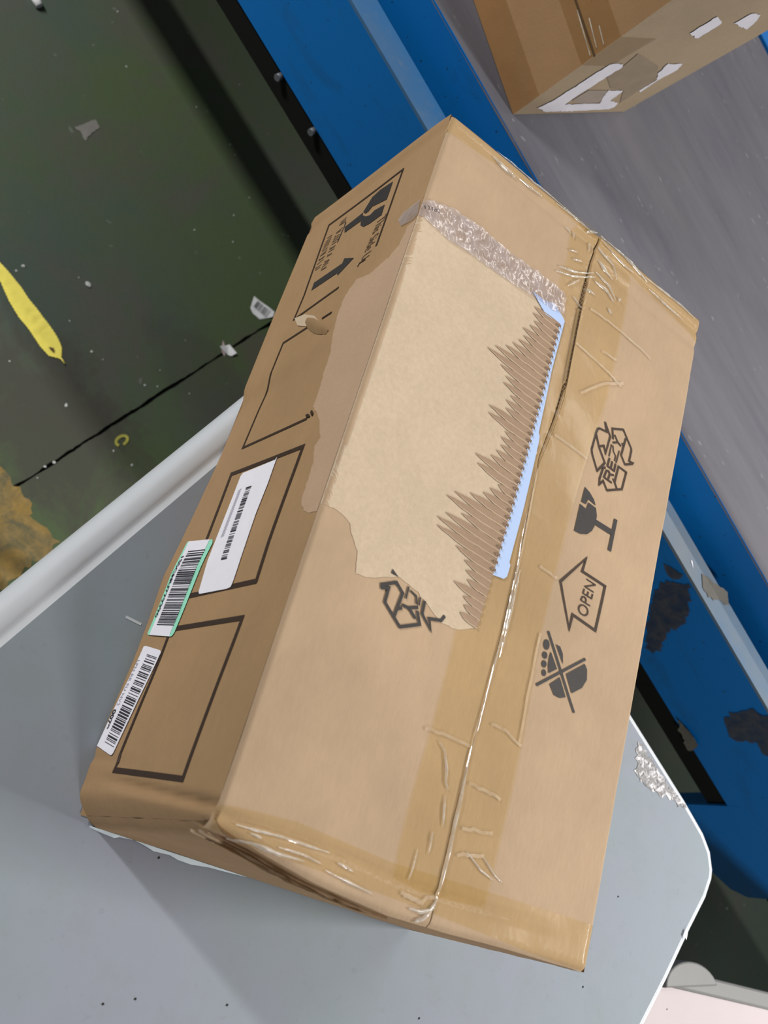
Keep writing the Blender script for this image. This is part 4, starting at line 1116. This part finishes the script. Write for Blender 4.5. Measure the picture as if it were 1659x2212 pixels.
decal('tape_crease', stroke_polys(sl, 0.0019), top_surf, 0.0012, 'crease', t_c)['label'] = 'pale line where the tape bridges the seam'
def ridge(pts, width, parent):
    P = []
    for (a, b) in zip(pts, pts[1:]):
        n = max(2, int((Vector(b) - Vector(a)).length / 0.003))
        P += [Vector(a).lerp(Vector(b), k_ / n) for k_ in range(n)]
    P.append(Vector(pts[-1]))
    vs2, fs2 = [], []
    n = len(P)
    for k_, q in enumerate(P):
        d = (P[min(n - 1, k_ + 1)] - P[max(0, k_ - 1)])
        d = d.normalized() if d.length > 1e-9 else Vector((0, 1))
        nn = Vector((-d.y, d.x))
        t = k_ / max(1, n - 1)
        taper = max(0.15, math.sin(math.pi * min(1, max(0, t * 0.94 + 0.03)))) ** 0.5
        taper *= 0.75 + 0.5 * noise.noise(Vector((q.x * 160, q.y * 160, 3)))
        for u in (-1, -0.6, -0.2, 0.2, 0.6, 1):
            p = q + nn * (u * width * 0.75 * taper)
            h = width * 0.75 * taper * math.cos(u * math.pi / 2)
            base = top_surf(min(CW, max(0.0, p.x)), p.y, 0.0010)
            vs2.append(Vector((p.x, p.y, base.z + h)))
    for k_ in range(n - 1):
        for u in range(5):
            a = k_ * 6 + u
            fs2.append((a, a + 6, a + 7, a + 1))
    return obj('tape_wrinkle', vs2, fs2, 'tape_wrinkle', parent, True)
for p, wd in DATA['ridges']:
    par = t_c
    my = sum(q[1] for q in p) / len(p)
    mx = sum(q[0] for q in p) / len(p)
    if my < 0.03 and mx < 0.13:
        par = t_n
    elif my > 0.57:
        par = t_f
    ridge(p, wd, par)
# crumpled clear film over the torn edge, folded down the side
bm = flat_mesh([jag(DATA['clear_tape'], 0.0012, 0.004, 41)], 0.0035)
for v in bm.verts:
    x, y = v.co.x, v.co.y
    h = 0.0014 + 0.0016 * abs(noise.noise(Vector((x * 95, y * 95, 2)))) + 0.0012 * noise.noise(Vector((x * 240, y * 240, 6)))
    if x < 0.012:
        h = 0.0010 + (h - 0.0010) * max(0, x) / 0.012
    v.co = top_surf(max(0.0, x), y, max(0.0006, h))
ct = bm_obj('clear_film_strip', bm, 'tape_white', carton, True)
ct['label'] = 'crumpled whitish clear tape across the torn flap'
decal('film_end', [DATA['clear_tape_left']], left_surf, 0.0012, 'tape_white', ct)
a, b, c_ = DATA['tape_text']
decal('tape_print', text_polys('17190', a, b, (a[0] + 0.001, a[1] - 0.0035)), top_surf, 0.0040, 'label_ink', ct)
# --- peeled curl of paper on the side, white liner at the bottom edge, crushed corner bits
cp = DATA['curl']
decal('torn_patch', [[(cp[0][0] + 0.004, cp[0][1] - 0.004), (cp[1][0] + 0.004, cp[1][1]), (cp[2][0] + 0.002, cp[2][1] + 0.004), (cp[3][0], cp[3][1]), (cp[2][0] - 0.006, cp[2][1] - 0.004), (cp[1][0] - 0.006, cp[1][1] - 0.006)]], left_surf, 0.0006, 'torn_ply', carton)['label'] = 'small pale spot bared by the peel'
vs2, fs2 = [], []
m_ = 14
for k_ in range(m_):
    t = k_ / (m_ - 1)
    q = 1.6 + t * (len(cp) - 2.6)
    j = min(len(cp) - 2, int(q))
    y, z = Vector(cp[j]).lerp(Vector(cp[j + 1]), q - j)
    wd = 0.0075 * math.sin(math.pi * (0.10 + 0.86 * t)) + 0.001
    for a_ in range(6):
        a = a_ / 5
        hh = 0.0005 + 0.0045 * math.sin(math.pi * 0.5 * a) * math.sin(math.pi * (0.08 + 0.84 * t))
        vs2.append(left_surf(y - (1 - a) * wd * 0.9, z - (1 - a) * wd * 0.9, hh))
for k_ in range(m_ - 1):
    for q in range(5):
        a = k_ * 6 + q
        fs2.append((a, a + 6, a + 7, a + 1))
obj('paper_curl', vs2, fs2, 'kraft_side', carton, True)['label'] = 'curled peel of brown paper'
decal('ink_blot', [q for p in DATA['L_dash'] for q in stroke_polys(p, 0.0022)], left_surf, 0.0006, 'ink_brown', carton)
wt = [(0.010, 0.0), (0.022, 0.004), (0.032, 0.006), (0.036, 0.0), (0.048, -0.004), (0.056, 0.0), (0.066, 0.007), (0.080, 0.004), (0.088, 0.009), (0.100, 0.010), (0.116, 0.003), (0.130, 0.001), (0.15, -0.003)]
vs2, fs2 = [], []
for x, e in wt:
    yb = y_near(x, 0.0)
    vs2 += [(x, yb - 0.0004, 0.0022), (x, yb - 0.0014 - e * 0.30, 0.0008)]
for k_ in range(len(wt) - 1):
    fs2.append((2 * k_, 2 * k_ + 1, 2 * k_ + 3, 2 * k_ + 2))
obj('torn_liner', vs2, fs2, 'white_core', carton)['label'] = 'bluish white torn paper along the bottom edge'
# ragged board layers standing out at the crushed near corner
for q in range(5):
    vs2, fs2 = [], []
    zc = CH - 0.012 - q * 0.006
    for k_ in range(24):
        x = 0.004 + 0.0065 * k_
        e = 0.0016 + 0.0026 * abs(noise.noise(Vector((x * 55, q * 7.7, 1)))) * math.sin(math.pi * (k_ + 1) / 25)
        yb = y_near(x, zc) - 0.0003
        zz_ = zc - 0.05 * x + 0.0015 * noise.noise(Vector((x * 40, q, 4)))
        vs2 += [(x, yb + 0.0005, zz_), (x, yb - e, zz_ + 0.0016)]
    for k_ in range(23):
        fs2.append((2 * k_, 2 * k_ + 1, 2 * k_ + 3, 2 * k_ + 2))
    obj('board_layer', vs2, fs2, ('kraft_top', 'kraft_end', 'torn_ply', 'kraft_end', 'torn_ply')[q], carton)
hx, hz = 0.010, CH - 0.016
hole = [(hx + 0.0045 * math.cos(t) * (1 + 0.3 * math.sin(3 * t)), hz + 0.0035 * math.sin(t)) for t in linspace(0, 5.6, 9)]
decal('torn_hole', [hole], lambda x, z, o: Vector((x, y_near(x, z) - 0.004 - o, z)), 0.0004, 'core_dark', carton)
# ------------------------------------------------------------------ litter on the floor
FZ = 0.0004
flat0 = lambda x, y, o: Vector((x, y, o))
def centre(poly):
    return (sum(p[0] for p in poly) / len(poly), sum(p[1] for p in poly) / len(poly))
def rel(poly, c_):
    return [(p[0] - c_[0], p[1] - c_[1]) for p in poly]
# the leaf: serrated, gently cupped, with a midrib and a stem
lf = DATA['leaf']
c_ = centre(lf)
leaf = thing('leaf', 'long yellow leaf with serrated edges and short stem lying on green floor', 'leaf', (c_[0], c_[1], 0))
ser = []
pl = rel(lf, c_)
for k_ in range(len(pl)):
    a, b = Vector(pl[k_]), Vector(pl[(k_ + 1) % len(pl)])
    d = b - a
    nn = Vector((-d.y, d.x)).normalized()
    n = max(1, int(d.length / 0.0045))
    for j in range(n):
        ser.append(tuple(a + d * (j / n)))
        if n > 1:
            ser.append(tuple(a + d * ((j + 0.75) / n) + nn * -0.0010))
bm = flat_mesh([ser], 0.008)
for v in bm.verts:
    mid = 0.0 + 0.004 * math.sin((v.co.x + 0.1) * 14)
    v.co.z = 0.0012 + 2.6 * (v.co.y - mid) ** 2 + 0.0012 * abs(noise.noise(Vector((v.co.x * 60, v.co.y * 60, 0))))
bm_obj('blade', bm, 'leaf', leaf, True)
s0, s1, s2 = [Vector(p) - Vector(c_) for p in DATA['leafstem']]
cyl_obj('stem', (s0.x, s0.y, 0.0025), (s2.x, s2.y, 0.0022), 0.0012, 'leaf', leaf, 6)
decal('insect_hole', [[(s0.x - 0.022, s0.y - 0.008), (s0.x - 0.012, s0.y - 0.006), (s0.x - 0.016, s0.y - 0.001)]], flat0, 0.0048, 'core_dark', leaf)
# torn barcode sticker
lf = DATA['sticker']
c_ = centre(lf)
stk = thing('torn_sticker', 'torn white barcode sticker lying on green floor beside the carton', 'sticker', (c_[0], c_[1], 0))
bm = flat_mesh([rel(lf, c_)], 0.006)
for v in bm.verts:
    v.co.z = 0.0012 + 0.004 * smooth(0.0, 0.03, v.co.y + v.co.x * 0.3) + 0.001 * noise.noise(v.co * 80)
bm_obj('paper', bm, 'paper', stk, True)
a, b, a2 = [Vector(p) - Vector(c_) for p in DATA['stickerbar']]
hgt = Vector((-(b - a).y, (b - a).x)).normalized() * -0.016
bm = flat_mesh(bars(a, b, a + hgt, 16, 77), 0.006)
for v in bm.verts:
    v.co.z = 0.0017 + 0.004 * smooth(0.0, 0.03, v.co.y + v.co.x * 0.3) + 0.001 * noise.noise(Vector((v.co.x, v.co.y, 0)) * 80)
bm_obj('barcode', bm, 'label_ink', stk)
# folded white scrap
lf = DATA['scrap']
c_ = centre(lf)
scp = thing('paper_scrap', 'small folded white paper scrap lying by the floor joint', 'scrap', (c_[0], c_[1], 0))
bm = flat_mesh([rel(lf, c_)], 0.006)
for v in bm.verts:
    v.co.z = 0.0012 + 0.0045 * abs(v.co.x * 0.5 + v.co.y) / 0.015
bm_obj('paper', bm, 'paper', scp)
extrude_outline('folded_corner', [(-0.020, 0.004), (-0.006, -0.001), (0.004, -0.012), (-0.008, -0.010)], 0.0008, 0.0014, 'pink_paper', scp)
# grey patch of paint or paper
lf = DATA['dirtpatch']
c_ = centre(lf)
dp = tag(extrude_outline('paper_scrap', jag(rel(lf, c_), 0.003, 0.004, 51), 0.0003, 0.0011, 'dirt'), 'dull grey flattened scrap stuck to the green floor', 'scrap')
dp.location = (c_[0], c_[1], 0)
# yellow-green curl
q = DATA['ring'][0]
bm = bmesh.new()
pts = []
for k_ in range(12):
    t = k_ / 11 * 5.2
    pts.append((0.0065 * math.cos(t), 0.011 * math.sin(t)))
bm = flat_mesh(stroke_polys(pts, 0.0045), 0.01)
for v in bm.verts:
    v.co.z = 0.0016 + 0.001 * noise.noise(v.co * 120)
rg = tag(bm_obj('plastic_curl', bm, 'yellow_scrap'), 'small yellow curled scrap lying on green floor near table', 'scrap')
rg.location = (q[0], q[1], 0)
# pale stub at the top edge of the view
q, q2 = DATA['stub']
sb = tag(cyl_obj('plastic_plug', (-0.01, 0, 0.007), (0.012, -0.002, 0.007), 0.007, 'paper', None, 10), 'short white plug lying on the green floor', 'plug')
sb.location = (q[0], q[1], 0)
# crumbs
meshes = []
for k_ in range(4):
    bm = bmesh.new()
    bmesh.ops.create_icosphere(bm, subdivisions=1, radius=1.0)
    for v in bm.verts:
        v.co *= 0.8 + 0.5 * noise.noise(v.co * 2.0 + Vector((k_ * 5, 0, 0)))
        v.co.z = max(-0.28, v.co.z * 0.5)
    me = bpy.data.meshes.new('crumb')
    bm.to_mesh(me)
    bm.free()
    me.materials.append(M['crumb'])
    meshes.append(me)
SIZES = [.0075, .0045, .004, .0045, .002, .0055, .003, .0022, .003, .0022, .0028, .0022, .0022, .0022, .0024, .002, .0028, .003, .002, .002, .0055, .002, .0035, .002, .002, .003, .0025, .003, .0022, .002, .003]
SPECIAL = {0: 'largest pale crumb on the green floor, right of the yellow leaf',
           1: 'pale crumb in the middle of floor below the folded scrap',
           3: 'pale crumb below the leaf stem on dark floor',
           5: 'white crumb on the lower end of the floor joint',
           7: 'flat whitish crumb just under the floor joint',
           8: 'pale crumb next to the yellow curled scrap',
           16: 'pale crumb farthest up the floor near the conveyor shadow',
           20: 'greyish crumb touching the upper edge of the yellow leaf',
           30: 'pale crumb on the floor between the side table and conveyor'}
for k_, q in enumerate(DATA['crumbs']):
    s = 0.72 * SIZES[k_ % len(SIZES)]
    o = bpy.data.objects.new('crumb', meshes[k_ % 4])
    COL.objects.link(o)
    o.location = (q[0], q[1], 0.25 * s)
    o.rotation_euler = (0, 0, k_ * 1.7)
    o.scale = (s * (1.4 if k_ % 3 == 0 else 0.9), s, s)
    if k_ in SPECIAL:
        tag(o, SPECIAL[k_], 'crumb')
    else:
        tag(o, 'tiny pale crumb lying on the green floor', 'crumb', 'crumbs on the green floor')
